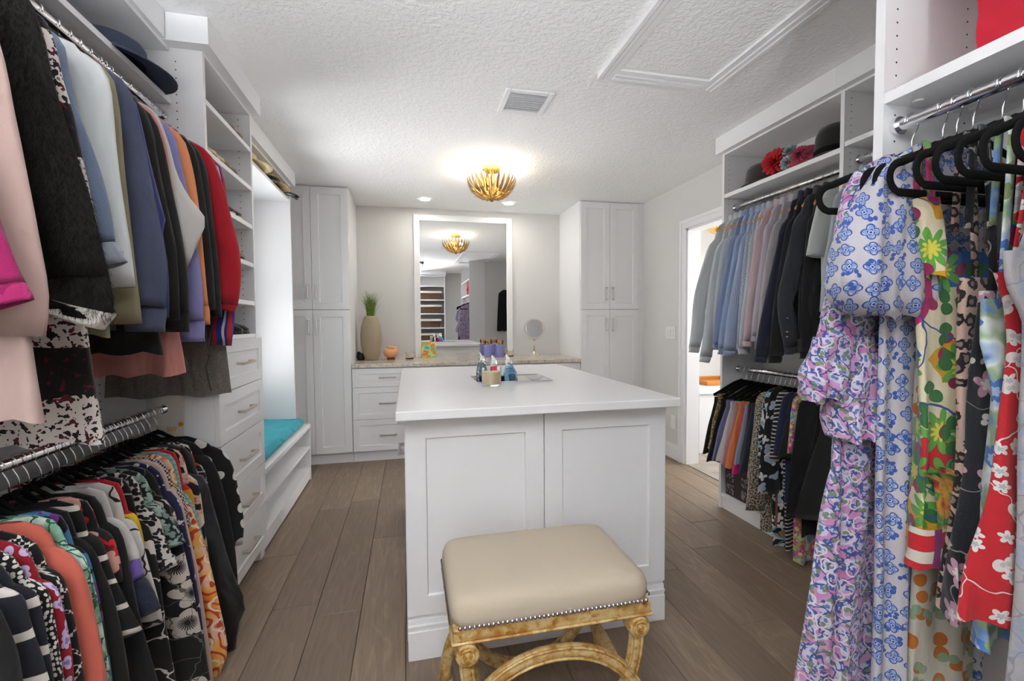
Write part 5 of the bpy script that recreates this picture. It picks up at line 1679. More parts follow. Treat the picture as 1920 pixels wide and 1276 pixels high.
hemz = [(1.049, 0.807), (1.049, 0.720)]
obj('hem_panel', body_mesh([(hemz[0][1], hemz[0][0] - 0.003, hemz[0][0] + 0.085, 0.022), (hemz[1][1], hemz[1][0] - 0.004, hemz[1][0] + 0.09, 0.026)], 0.745, 79, 0.004, nr=10), cloth('red_block_hem', '#d0c9bb', [('stripe', 'v', 17, 0.55, '#b81c25'), ('stripe', 'u', 10.5, 0.22, '#7a1f64', 0.3)]), g, smooth=True)
tm_ = cloth('amber_tie', '#a8641c', [('wash', 26, ['#a3261c', '#c08a2c', '#3f7a35', '#c9bfa4'])], crease=0.5)
for j_, ed_ in enumerate(([(1.051, 0.927), (1.077, 0.908), (1.090, 0.837), (1.100, 0.790)], [(1.080, 0.932), (1.105, 0.901), (1.114, 0.813), (1.120, 0.736)], [(1.068, 0.941), (1.080, 0.929), (1.098, 0.930)])):
    obj('tie_belt', body_mesh([(z, x - 0.004, x + w_, 0.007) for (x, z), w_ in zip(ed_, (0.012, 0.026, 0.026, 0.014))], 0.728 - 0.006 * j_, 85 + j_, 0.004, nr=14, n=24, lam=0.03, start=0.0), tm_, g, smooth=True)
sl_ = [(1.019, 1.497), (1.029, 1.446), (1.040, 1.380), (1.053, 1.336)]
obj('ruffle_strap', body_mesh([(z, x, x + w_, 0.016) for (x, z), w_ in zip(sl_, (0.045, 0.055, 0.05, 0.035))], 0.738, 81, 0.006, nr=12, lam=0.04, start=0.0), trop, g, smooth=True)
dress('blush slip dress in leopard print', 0.705, [(1.092, 1.333), (1.093, 1.247), (1.098, 1.138), (1.098, 1.006), (1.092, 0.851), (1.085, 0.739), (1.075, 0.638)], cloth('blush_leopard', '#bfa294', [('leopard', 34, '#17141a', '#8a7268', 2, 0.44, 0.26)], crease=0.35), straps=0.10, amp=0.008)
dress('midnight navy dress with scattered pink sprigs', 0.672, [(1.089, 1.304), (1.085, 1.205), (1.081, 1.100), (1.079, 0.973), (1.067, 0.845), (1.052, 0.739), (1.039, 0.649)], cloth('midnight_sprig', '#181b23', [('flower', 11, 5, 0.30, '#b48a9c', '#cfc7c7', 0.9, 3, 0.6, 0.5), ('flower', 19, 2, 0.22, '#b9b5ae', None, 1.0, 7, 0.9, 0.45), ('lines', 5, 0.008, '#8d8a86', 5, 1.2)], crease=0.35), straps=0.115, amp=0.012)
dress('blue and green watercolour floral sundress', 0.636, [(1.045, 1.287), (1.043, 1.207), (1.066, 1.106), (1.077, 0.983), (1.069, 0.860), (1.055, 0.758), (1.032, 0.631)], cloth('watercolour_floral', '#b9c9cf', [('wash', 13, ['#3f68ad', '#a9c0d6', '#d3dcd8', '#8fac84', '#6f93c6', '#c9d4cf']), ('flower', 15, 6, 0.42, '#4a72b8', '#9fbcdc', 0.9, 2, 0.4, 0.5), ('flower', 20, 2, 0.36, '#87a06a', None, 0.9, 5, 0.8, 0.5)], crease=0.35), straps=0.11, amp=0.012)
red = cloth('red_white_blossom', '#b21a24', [('flower', 26, 5, 0.36, '#c9c2bf', '#9aa0a8', 0.8, 2, 0.55, 0.6), ('flower', 20, 2, 0.36, '#c6bdb9', '#a9a4a6', 0.9, 6, 0.75, 0.45), ('lines', 7, 0.009, '#cbc1bd', 3, 1.2)], crease=0.3)
g = dress('red sundress with white blossom print and flared hem', 0.600, [(1.009, 1.331), (1.034, 1.275), (1.045, 1.209), (1.041, 1.132), (1.032, 1.055), (1.016, 0.960), (0.995, 0.855), (0.973, 0.770), (0.957, 0.705)], red, straps=0.11, amp=0.010, lam=0.14)
dress('pale grey sundress with faint floral print at the frame edge', 0.556, [(0.949, 1.360), (0.957, 1.308), (1.001, 1.247), (1.015, 1.157), (1.018, 1.048), (1.016, 0.938), (1.013, 0.808), (1.012, 0.658), (1.012, 0.572)], cloth('pale_grey_floral', '#a3a0a2', [('flower', 16, 6, 0.4, '#8f97a8', '#8a978f', 0.9, 3, 0.5), ('lines', 20, 0.03, '#83858f', 4, 0.9)], crease=0.35), straps=0.115)
for i, (y, c, lab) in enumerate(((0.50, '#26303a', 'dark slate jersey dress seen only in the wall mirror'), (0.44, '#6a5a8c', 'purple print dress showing in the wall mirror'), (0.36, '#2a2440', 'deep violet dress at the far end of the near right rod'))):
    dress(lab, y, [(1.00, 1.56), (0.99, 1.3), (0.985, 0.9), (0.975, 0.45)], cloth('mirror_dress_%d' % i, c, [('flower', 16, 4, 0.42, '#a796b8', None, 0.8, i, 0.5, 0.6)] if i else ()), amp=0.012)

# ------------------------------------------------------------------ bench stool in front of the island
sx0, sx1, sy0, sy1 = 0.098, 0.680, 1.175, 1.565
scx, scy = (sx0 + sx1) / 2, (sy0 + sy1) / 2
t = thing('curule_stool', 'gilded wooden stool with crossed curved legs and oatmeal linen seat', 'stool', (scx, scy, 0))
bm = bmesh.new()
rings = []
NN = 64
prof = [(0.985, 0.438), (1.0, 0.446), (1.008, 0.462), (1.004, 0.480), (0.985, 0.496), (0.95, 0.507), (0.88, 0.514), (0.7, 0.520), (0.4, 0.524), (0.12, 0.525)]
for f, z in prof:
    r_ = []
    for k in range(NN):
        a = 2 * PI * k / NN
        c, s = math.cos(a), math.sin(a)
        e = 0.20 if f > 0.6 else 0.35
        r_.append(bm.verts.new((scx + f * (sx1 - sx0) / 2 * math.copysign(abs(c) ** e, c), scy + f * (sy1 - sy0) / 2 * math.copysign(abs(s) ** e, s), z)))
    rings.append(r_)
for a, b in zip(rings, rings[1:]):
    for k in range(NN):
        bm.faces.new((a[k], a[(k + 1) % NN], b[(k + 1) % NN], b[k]))
bm.faces.new(rings[-1])
bm.faces.new(rings[0][::-1])
obj('seat_cushion', bm, 'linen', t, smooth=True)
bm = bmesh.new()
box(bm, sx0 + 0.004, sx1 - 0.004, sy0 + 0.003, sy1 - 0.003, 0.402, 0.4365, 0.004)
box(bm, sx0 - 0.002, sx1 + 0.002, sy0 - 0.003, sy1 + 0.003, 0.396, 0.404, 0.003)
obj('seat_rail', bm, 'gilt', t)
nm = mesh_of(lathe(bmesh.new(), [(0.0, 0.0052), (0.0032, 0.0044), (0.0055, 0.0018), (0.0062, 0.0)], 10), 'nailhead', 'nail', True)
zN = 0.4435
cnt = 43
for k in range(cnt):
    x = sx0 + 0.022 + (sx1 - sx0 - 0.044) * k / (cnt - 1)
    inst(nm, t, Vector((x, sy0 - 0.0020, zN)) - t.location, (PI / 2, 0, 0), name='nailhead')
for s, x in ((-1, sx0 - 0.0005), (1, sx1 + 0.0005)):
    for k in range(31):
        y = sy0 + 0.028 + (sy1 - sy0 - 0.056) * k / 30
        inst(nm, t, Vector((x, y, zN)) - t.location, (0, s * PI / 2, 0), name='nailhead')


def arcpts(a, b, cz, s, e, n=26, pw_=2.15):
    out = []
    for i in range(n + 1):
        th = math.radians(s + (e - s) * i / n)
        c, q = math.cos(th), math.sin(th)
        out.append((a * math.copysign(abs(c) ** (2 / pw_), c), cz + b * math.copysign(abs(q) ** (2 / pw_), q)))
    return out


for y in (sy0 + 0.026, sy1 - 0.026):
    U_ = [(x, z) for x, z in arcpts(0.252, 0.335, 0.362, 182, 358)]
    A_ = [(x, z) for x, z in arcpts(0.285, 0.302, 0.018, 0, 180)]
    for nm_, P in (('upper_arc', U_), ('lower_arc', A_)):
        dy = 0.003 if nm_ == 'upper_arc' else -0.003
        o = obj(nm_, tube(bmesh.new(), [(scx + x, y + dy, z) for x, z in P], 0.020, 10, 0.85, up=(0, 1, 0)), 'gilt', t, smooth=True)
        for sgn in (-1, 1):
            bp = []
            for i, (x, z) in enumerate(P):
                x0, z0 = P[max(i - 1, 0)]
                x1, z1 = P[min(i + 1, len(P) - 1)]
                L_ = math.hypot(x1 - x0, z1 - z0)
                nx_, nz_ = -(z1 - z0) / L_, (x1 - x0) / L_
                bp.append((scx + x + sgn * nx_ * 0.015, y + dy - 0.0145 * (1 if y < scy else -1), z + sgn * nz_ * 0.015))
            obj('bead', tube(bmesh.new(), bp, 0.0042, 6), 'gilt', o, smooth=True)
    for s in (-1, 1):
        d = -1 if y < scy else 1
        bm = bmesh.new()
        lathe(bm, [(0.0, 0.040), (0.006, 0.040), (0.008, 0.034), (0.012, 0.031), (0.015, 0.035), (0.019, 0.035), (0.022, 0.030), (0.026, 0.031), (0.031, 0.028), (0.033, 0.020), (0.033, -0.016), (0.0, -0.018)], 24)
        o = obj('scroll', bm, 'gilt', t, smooth='auto', local=True)
        o.rotation_euler = (PI / 2 if d < 0 else -PI / 2, 0, 0)
        o.location = Vector((scx + s * 0.250, y, 0.366)) - t.location
        obj('foot', B(scx + s * 0.285 - 0.024, scx + s * 0.285 + 0.024, y - 0.022, y + 0.022, 0.0, 0.030, 0.005), 'gilt', t)
for s in (-1, 1):
    x, z = scx + s * 0.215, 0.215
    prof = [(0.008, 0), (0.015, 0.012), (0.011, 0.022), (0.015, 0.03), (0.010, 0.05), (0.016, 0.10), (0.019, 0.165), (0.016, 0.23), (0.010, 0.285), (0.015, 0.305), (0.011, 0.314), (0.014, 0.325), (0.008, 0.338)]
    o = obj('stretcher', lathe(bmesh.new(), prof, 14), 'gilt', t, smooth=True, local=True)
    o.rotation_euler = (-PI / 2, 0, 0)
    o.location = Vector((x, sy0 + 0.026, z)) - t.location

# ------------------------------------------------------------------ things on the far counter
ZT = 0.8885


def at(px):
    return px[0]


X_ = [(-0.362, 0.906), (-0.453, 0.908), (-0.178, 0.901), (0.004, 0.908), (1.306, 0.900), (1.043, 0.911)]
vx = X_[0][0]
t = thing('vase', 'tall taupe ceramic vase holding green grass on the counter', 'vase', (vx, 4.68, ZT))
pr = [(0.0, 0.0), (0.058, 0.0), (0.062, 0.01), (0.083, 0.08), (0.098, 0.17), (0.101, 0.24), (0.092, 0.33), (0.070, 0.405), (0.056, 0.432), (0.050, 0.432), (0.048, 0.41), (0.0, 0.40)]
pr2 = []
for (a, b) in zip(pr, pr[1:]):
    m_ = max(1, int(abs(b[1] - a[1]) / 0.008))
    for i in range(m_):
        s = i / m_
        pr2.append((a[0] + (b[0] - a[0]) * s, a[1] + (b[1] - a[1]) * s))
pr2.append(pr[-1])
pr2 = [(r + (0.0012 if i % 2 else 0) * (1 if 0.02 < z < 0.42 and r > 0.05 else 0), z) for i, (r, z) in enumerate(pr2)]
obj('pot', lathe(bmesh.new(), pr2, 36, (vx, 4.68, ZT)), 'vase', t, smooth=True)
bm = bmesh.new()
rg = random.Random(5)
for k in range(260):
    a, r0 = rg.uniform(0, 6.28), rg.uniform(0, 0.04)
    x, y, z = vx + r0 * math.cos(a), 4.68 + r0 * math.sin(a), ZT + 0.39
    L, out = rg.uniform(0.20, 0.33), rg.uniform(0.01, 0.09) + (0.06 if rg.random() < 0.08 else 0)
    w = 0.0026
    pv = None
    for i in range(5):
        s = i / 4
        p = Vector((x + out * s * s * math.cos(a), y + out * s * s * math.sin(a), z + L * s * (1 - 0.12 * s)))
        d = Vector((-math.sin(a), math.cos(a), 0)) * w * (1 - 0.85 * s)
        q = (bm.verts.new(p - d), bm.verts.new(p + d))
        if pv:
            bm.faces.new((pv[0], pv[1], q[1], q[0]))
        pv = q
gt = NT('grass_blade')
gco = gt.n('TexCoord').outputs['Object']
gm = gt.done(gt.ramp(gt.noise(gco, 60, 2).outputs[0], [(0.3, '#3f5a1c'), (0.5, '#5f7f24'), (0.7, '#8aa038')]), 0.6)
o = obj('grass', bm, gm, t)
o['kind'] = 'stuff'
t = thing('obsidian_figure', 'small glossy black figurine beside the taupe vase', 'figurine', (X_[1][0] - 0.01, 4.70, ZT))
bm = bmesh.new()
lathe(bm, [(0.0, 0.0), (0.030, 0.0), (0.040, 0.02), (0.040, 0.04), (0.030, 0.058), (0.012, 0.070), (0.0, 0.072)], 16, (X_[1][0] - 0.01, 4.70, ZT))
lathe(bm, [(0.0, 0.052), (0.016, 0.058), (0.018, 0.072), (0.010, 0.085), (0.0, 0.087)], 12, (X_[1][0] - 0.028, 4.695, ZT))
obj('body', bm, 'black', t, smooth='auto')
px_ = X_[2][0]
t = thing('conch_bowl', 'peach coloured shell bowl on a rust foot', 'ornament', (px_, 4.69, ZT))
obj('foot', lathe(bmesh.new(), [(0.0, 0.0), (0.040, 0.0), (0.042, 0.012), (0.034, 0.022), (0.0, 0.022)], 20, (px_, 4.69, ZT)), plain('rust_glaze', '#8a3a1c', 0.3), t, smooth='auto')
obj('shell', lathe(bmesh.new(), [(0.030, 0.020), (0.060, 0.038), (0.073, 0.064), (0.070, 0.090), (0.056, 0.108), (0.050, 0.104), (0.060, 0.086), (0.058, 0.064), (0.0, 0.045)], 28, (px_, 4.69, ZT)), 'peach', t, smooth=True)
bm = bmesh.new()
sp = []
for i in range(22):
    a = i / 21 * 4.6
    r = 0.056 * (1 - i / 26)
    sp.append((px_ + r * math.cos(a), 4.69 + 0.4 * r * math.sin(a), ZT + 0.098 + 0.030 * math.sin(a * 0.62)))
obj('whorl', tube(bm, sp, [0.020 * (1 - i / 30) for i in range(22)], 10), 'peach', t, smooth=True)


def jar_candle(label, x, y, z, r, h, wax, name='jar_candle', lid=None):
    t = thing(name, label, 'candle', (x, y, z))
    obj('glass_jar', lathe(bmesh.new(), [(0.0, 0.0), (r * 0.94, 0.0), (r, 0.006), (r, h), (r - 0.003, h), (r - 0.003, 0.008), (0.0, 0.007)], 28, (x, y, z)), 'glass', t, smooth='auto')
    obj('wax', lathe(bmesh.new(), [(0.0, 0.0085), (r - 0.0045, 0.0085), (r - 0.0045, h * 0.78), (r * 0.5, h * 0.765), (0.0, h * 0.76)], 24, (x, y, z)), wax, t, smooth='auto')
    obj('wick', tube(bmesh.new(), [(x, y, z + h * 0.76), (x, y + 0.001, z + h * 0.76 + 0.009)], 0.0009, 6), 'wick', t)
    if lid:
        obj('base_ring', lathe(bmesh.new(), [(r + 0.0004, 0.0), (r + 0.0012, 0.001), (r + 0.0012, 0.012), (r + 0.0004, 0.012)], 28, (x, y, z)), 'wick', t)
        obj('paper_label', lathe(bmesh.new(), [(r + 0.0006, h * 0.30), (r + 0.0006, h * 0.66)], 28, (x, y, z)), 'tote', t)
    return t


jar_candle('small cream jar candle left of the mirror frame', X_[3][0], 4.70, ZT, 0.037, 0.075, 'wax', lid=True)
jar_candle('small cream jar candle at the right mirror edge', X_[5][0], 4.72, ZT, 0.037, 0.075, 'wax', lid=True)
cd = [(0.128, 0.906), (0.276, 0.903), (0.125, 1.056)]
t = thing('greeting_card', 'bright painted card leaning on the mirror', 'card', ((cd[0][0] + cd[1][0]) / 2, 4.83, ZT))
bm = bmesh.new()
vs = [(cd[0][0], 4.820, ZT + 0.001), (cd[1][0], 4.820, ZT + 0.001), (cd[1][0], 4.868, ZT + 0.160), (cd[0][0], 4.868, ZT + 0.160)]
a_ = [bm.verts.new(p) for p in vs]
b_ = [bm.verts.new((x, y + 0.004, z)) for x, y, z in vs]
bm.faces.new(a_)
bm.faces.new(b_[::-1])
for k in range(4):
    bm.faces.new((a_[k], b_[k], b_[(k + 1) % 4], a_[(k + 1) % 4]))
obj('board', bm, 'card', t)
mg = [(0.812, 0.904), (0.932, 0.901)]
brm = [plain('brush_bristle_%d' % i, c, 0.8) for i, c in enumerate(('#7c4a24', '#2a1a12', '#b07a48', '#c99a6a'))]
rb = random.Random(9)
for i, (x, _) in enumerate(mg):
    t = thing('brush_cup', ('lilac cup of makeup brushes, the left one', 'lilac cup of makeup brushes, the right one')[i], 'cup', (x, 4.72, ZT), 0, 'lilac brush cups')
    obj('cup', lathe(bmesh.new(), [(0.0, 0.0), (0.043, 0.0), (0.046, 0.004), (0.048, 0.122), (0.045, 0.122), (0.043, 0.008), (0.0, 0.008)], 28, (x, 4.72, ZT)), 'lilac', t, smooth='auto')
    for k in range(9):
        a = 2 * PI * k / 9
        r0, r1 = 0.012, 0.034
        h = rb.uniform(0.128, 0.150)
        bx, by = x + r1 * math.cos(a), 4.72 + r1 * math.sin(a)
        q = thing('makeup_brush', 'makeup brush standing in the %s lilac cup' % ('left', 'right')[i], 'brush', (bx, by, ZT + 0.01), 0, 'makeup brushes in the %s cup' % ('left', 'right')[i])
        obj('stick', tube(bmesh.new(), [(x + r0 * math.cos(a), 4.72 + r0 * math.sin(a), ZT + 0.010), (bx, by, ZT + h)], 0.003, 6), 'champagne', q)
        big = 0.013 if k % 3 == 0 else 0.008
        obj('bristles', lathe(bmesh.new(), [(0.003, 0.0), (big * 0.8, 0.010), (big, 0.022), (big * 0.6, 0.034), (0.0, 0.038)], 10, (bx, by, ZT + h - 0.002)), brm[k % 4], q, smooth=True)
mx_ = X_[4][0]
t = thing('vanity_mirror', 'round tabletop mirror on a slim brass stand', 'mirror', (mx_, 4.70, ZT))
bm = bmesh.new()
lathe(bm, [(0.0, 0.0), (0.062, 0.0), (0.062, 0.005), (0.040, 0.020), (0.014, 0.045), (0.010, 0.05), (0.0, 0.05)], 28, (mx_, 4.70, ZT))
obj('base', bm, 'champagne', t, smooth='auto')
obj('stem', tube(bmesh.new(), [(mx_, 4.70, ZT + 0.045), (mx_, 4.70, ZT + 0.190)], 0.0105, 12), 'champagne', t, smooth=True)
zm = ZT + 0.290
bm = bmesh.new()
lathe(bm, [(0.098, -0.010), (0.110, -0.010), (0.113, 0.0), (0.110, 0.014), (0.098, 0.014), (0.096, 0.002), (0.098, -0.010)], 40)
o = obj('rim', bm, 'champagne', t, smooth='auto', local=True)
o.rotation_euler = (math.radians(82), 0, math.radians(-8))
o.location = (0, 0, zm - ZT)
bm = bmesh.new()
lathe(bm, [(0.0, -0.004), (0.099, -0.004), (0.099, -0.008), (0.0, -0.008)], 40)
o = obj('glass', bm, 'mirror', t, local=True)
o.rotation_euler = (math.radians(82), 0, math.radians(-8))
o.location = (0, 0, zm - ZT)

# ------------------------------------------------------------------ on the island
ZI = 0.9455
t = thing('mirrored_tray', 'rectangular mirrored tray under the perfume bottles', 'tray', (0.52, 2.37, ZI))
obj('plate', B(0.33, 0.715, 2.232, 2.508, ZI, ZI + 0.006, 0.001), 'mirror', t)
bm = bmesh.new()
for a in ((0.326, 0.334, 2.228, 2.512), (0.711, 0.719, 2.228, 2.512), (0.334, 0.711, 2.228, 2.236), (0.334, 0.711, 2.504, 2.512)):
    box(bm, *a, ZI, ZI + 0.009, 0.001)
obj('rim', bm, 'chrome', t)
jar_candle('large cream jar candle in front of the perfume bottles', 0.386, 2.165, ZI, 0.047, 0.088, 'wax')


def perfume(label, x, y, w, d, h, skew, mat, rot):
    t = thing('perfume_bottle', label, 'perfume bottle', (x, y, ZI + 0.0065), rot)
    bm = bmesh.new()
    r0 = [(-w, -d), (-w * 0.4, -d * 1.25), (w * 0.6, -d * 1.1), (w, -d * 0.2), (w * 0.7, d), (-w * 0.5, d * 1.1)]
    lv = [(1.0, 0.0, 0.0), (0.96, 0.35 * h, skew * 0.3), (1.05, 0.42 * h, skew * 0.35), (0.62, h, skew)]
    R_ = [[bm.verts.new((px * s + sk + 0.003 * ((i + j) % 2), py * s, z)) for i, (px, py) in enumerate(r0)] for j, (s, z, sk) in enumerate(lv)]
    bm.faces.new(R_[0][::-1])
    bm.faces.new(R_[-1])
    for a, b in zip(R_, R_[1:]):
        for k in range(6):
            k2 = (k + 1) % 6
            bm.faces.new((a[k], a[k2], b[k2]))
            bm.faces.new((a[k], b[k2], b[k]))
    obj('flask', bm, mat, t, local=True)
    bm = bmesh.new()
    z0 = h + 0.001
    R_ = [[bm.verts.new((px * s + sk, py * s, z)) for px, py in r0] for s, z, sk in ((0.30, z0, skew), (0.62, z0 + 0.008, skew), (0.42, z0 + 0.03, skew + 0.002), (0.06, z0 + 0.058, skew - 0.012))]
    bm.faces.new(R_[0][::-1])
    bm.faces.new(R_[-1])
    for a, b in zip(R_, R_[1:]):
        for k in range(6):
            bm.faces.new((a[k], a[(k + 1) % 6], b[(k + 1) % 6], b[k]))
    obj('stopper', bm, 'glass', t, local=True)


perfume('slate grey cut-glass perfume bottle at the left of the tray', 0.378, 2.455, 0.030, 0.022, 0.080, 0.006, 'glass_slate', 0.5)
perfume('ruby red cut-glass perfume bottle behind the candle', 0.447, 2.430, 0.030, 0.020, 0.062, 0.0, 'glass_red', -0.2)
perfume('blue cut-glass perfume bottle right of the candle', 0.505, 2.290, 0.038, 0.024, 0.078, -0.010, 'glass_blue', 0.1)


# ------------------------------------------------------------------ hats, shoes, boxes
def hat(label, x, y, z, cr, ch, brim, droop, mat, name='hat', band=None, tilt=(0, 0, 0), sx=1.0, sy=1.0, cat='hat'):
    t = thing(name, label, cat, (x, y, z))
    t.rotation_euler = tilt
    pr = [(0.0, ch), (cr * 0.55, ch * 0.985), (cr * 0.82, ch * 0.90), (cr * 0.95, ch * 0.70), (cr, ch * 0.35), (cr * 1.02, 0.012)]
    lo = [(cr * 1.0, 0.0), (cr * 0.98, ch * 0.35), (cr * 0.9, ch * 0.7), (0.0, ch * 0.95)]
    obj('crown', lathe(bmesh.new(), pr + lo, 32, sx=sx, sy=sy), mat, t, smooth=True, local=True)
    br = [(cr * 1.0, 0.014), (cr + (brim - cr) * 0.5, 0.010 - droop * 0.35), (brim, 0.004 - droop), (brim, 0.0 - droop), (cr + (brim - cr) * 0.5, 0.006 - droop * 0.35), (cr * 0.99, 0.008)]
    obj('brim', lathe(bmesh.new(), br, 36, sx=sx, sy=sy), mat, t, smooth=True, local=True)
    if band:
        obj('band', lathe(bmesh.new(), [(cr * 1.025, 0.014), (cr * 1.03, 0.018), (cr * 1.03, 0.038), (cr * 1.005, 0.042)], 32, sx=sx, sy=sy), band, t, smooth=True, local=True)
    return t


hat('navy cotton brimmed hat lying on the upper left shelf', -0.985, 1.88, 2.168, 0.095, 0.075, 0.185, 0.026, 'navy_felt', tilt=(0.0, 0.10, 0))
hat('pale straw hat on the shelf above the window', -0.985, 3.14, 2.238, 0.085, 0.070, 0.170, 0.010, 'straw_pale', tilt=(0, 0.03, 0))
hat('woven brown straw hat at the far end of the window shelf', -0.975, 3.58, 2.242, 0.090, 0.070, 0.165, 0.012, 'straw', band='felt_black', tilt=(0, 0.05, 0))
t = thing('hat_ribbon', 'black ribbon bow poking over the far end of the window shelf', 'ribbon', (-0.86, 3.80, 2.226))
obj('loop', tube(bmesh.new(), [(-0.92, 3.76, 2.232), (-0.87, 3.80, 2.246), (-0.835, 3.84, 2.240), (-0.825, 3.86, 2.228)], 0.020, 6, 0.25), 'felt_black', t)
obj('tail', tube(bmesh.new(), [(-0.92, 3.76, 2.228), (-0.86, 3.83, 2.229), (-0.83, 3.87, 2.215)], 0.016, 6, 0.2), 'felt_black', t)
hat('plum felt cloche hat on the upper right shelf', 2.145, 2.42, 2.075, 0.115, 0.130, 0.142, 0.0, 'felt_plum', sx=0.95)
hat('black gathered felt hat beside the shelf divider', 2.150, 1.935, 2.075, 0.110, 0.165, 0.128, 0.0, 'felt_black', band='velvet', sy=0.92)
t = thing('flower_hat', 'rose pink netted hat trimmed with a big red silk flower', 'hat', (2.12, 2.14, 2.0725))
bm = bmesh.new()
lathe(bm, [(0.0, 0.115), (0.06, 0.11), (0.105, 0.085), (0.125, 0.045), (0.13, 0.010), (0.12, 0.002), (0.0, 0.0)], 30, (2.15, 2.10, 2.0725))
for v in bm.verts:
    v.co += Vector((0, 0, 0.008 * noise.noise(v.co * 22)))
obj('cap', bm, 'rose_net', t, smooth=True)


def blossom(cx, cy, cz, R, rows_, seed, axis):
    bm = bmesh.new()
    rr = random.Random(seed)
    ax = Vector(axis).normalized()
    u = ax.cross(Vector((0, 0, 1))).normalized()
    v = ax.cross(u)
    for j in range(rows_):
        n = 12 - j
        el = math.radians(8 + 62 * j / max(rows_ - 1, 1))
        L = R * (1 - 0.10 * j)
        for k in range(n):
            a = 2 * PI * (k + 0.5 * j) / n + rr.uniform(-.12, .12)
            d = (u * math.cos(a) + v * math.sin(a)) * math.cos(el) + ax * math.sin(el)
            s = ax.cross(d).normalized()
            up_ = d.cross(s).normalized()
            c0 = Vector((cx, cy, cz))
            w = L * 0.24
            p = [c0 + d * L * 0.12, c0 + d * L * 0.55 + s * w - up_ * w * 0.3, c0 + d * L * 0.9 + s * w * 0.6, c0 + d * L, c0 + d * L * 0.9 - s * w * 0.6, c0 + d * L * 0.55 - s * w - up_ * w * 0.3]
            m_ = bm.verts.new(c0 + d * L * 0.6 + up_ * w * 0.35)
            vv = [bm.verts.new(q) for q in p]
            for i in range(6):
                bm.faces.new((vv[i], vv[(i + 1) % 6], m_))
    return bm


obj('red_flower', blossom(2.040, 2.225, 2.145, 0.082, 5, 1, (-1, -0.35, 0.25)), 'petal_red', t)
obj('grey_flower', blossom(2.035, 2.135, 2.110, 0.045, 4, 2, (-1, -0.3, 0.2)), 'petal_grey', t)
obj('grey_flower', blossom(2.060, 2.150, 2.175, 0.045, 4, 3, (-1, -0.3, 0.6)), 'petal_grey', t)
obj('rosette', blossom(2.035, 2.055, 2.125, 0.050, 4, 4, (-1, -0.3, 0.3)), 'rose_net', t)


def shoe_meshes(mat):
    """slip-on shoe, heel at the origin, toe towards +x"""
    L = 0.245
    st = [(0.0, 0.024, 0.052), (0.03, 0.031, 0.058), (0.08, 0.032, 0.050), (0.13, 0.036, 0.044), (0.18, 0.041, 0.044), (0.22, 0.034, 0.034), (0.243, 0.016, 0.022)]
    rings, uvs = [], []
    for x, w, h in st:
        r = []
        for k in range(14):
            a = 2 * PI * k / 14
            y, z = w * math.cos(a), 0.012 + (h - 0.012) * max(0.0, math.sin(a)) ** 0.7 if math.sin(a) > 0 else 0.012
            if 0.02 < x < 0.15 and math.sin(a) > 0.75:
                z -= 0.026
            r.append(Vector((x, y, z)))
        rings.append(r)
        uvs.append([(k * 0.01, x) for k in range(15)])
    up = mesh_of(loft(rings, uvs, True, True), 'upper', mat, True)
    bm = bmesh.new()
    out = [(x, w + 0.003) for x, w, h in st] + [(x, -w - 0.003) for x, w, h in st[::-1]]
    a = [bm.verts.new((x, y, 0)) for x, y in out]
    b = [bm.verts.new((x, y, 0.0125)) for x, y in out]
    bm.faces.new(a)
    bm.faces.new(b)
    for k in range(len(a)):
        k2 = (k + 1) % len(a)
        bm.faces.new((a[k], a[k2], b[k2], b[k]))
    so = mesh_of(bm, 'sole', 'leather_dark' if mat != 'leather_dark' else 'straw_pale')
    return up, so


SM = {m_: shoe_meshes(m_) for m_ in ('leather_brown', 'leather_dark', 'straw_pale', 'felt_black')}
shelves_ = [(2.1625, 'top', [(2.50, 'leather_brown', 'tan leather')]), (1.9625, 'second', [(2.26, 'straw_pale', 'pale straw'), (2.42, 'leather_brown', 'tan leather')]),
            (1.7645, 'third', [(2.46, 'leather_dark', 'dark brown')]), (1.5675, 'fourth', [(2.30, 'leather_brown', 'tan leather'), (2.48, 'leather_brown', 'brown leather')]), (1.3695, 'fifth', [(2.38, 'felt_black', 'black felt')]), (1.2005, 'lowest', [(2.52, 'felt_black', 'black suede')])]
for z, nm_, lst in shelves_:
    for y, m_, dn in lst:
        for i, dy in enumerate((-0.043, 0.043)):
            t = thing('shoe', '%s %s slip-on on the %s shelf of the shoe tower' % (('near', 'far')[i], dn, nm_), 'shoe', (-1.040, y + dy, z), 0, 'shoes in the shelf tower')
            inst(SM[m_][0], t, name='upper', scale=(1, 1, 1.25))
            inst(SM[m_][1], t, name='sole')
t = thing('quilted_bag', 'red quilted fabric box on the shelf above the dresses', 'box', (1.29, 0.58, 1.8065))
bm = bmesh.new()
for face in range(2):
    pass
nx, nz = 36, 24


def qh(a, b):
    p, q = a * 12 + b * 12, a * 12 - b * 12
    return 0.006 * math.sqrt(abs(math.sin(p * PI) * math.sin(q * PI)))


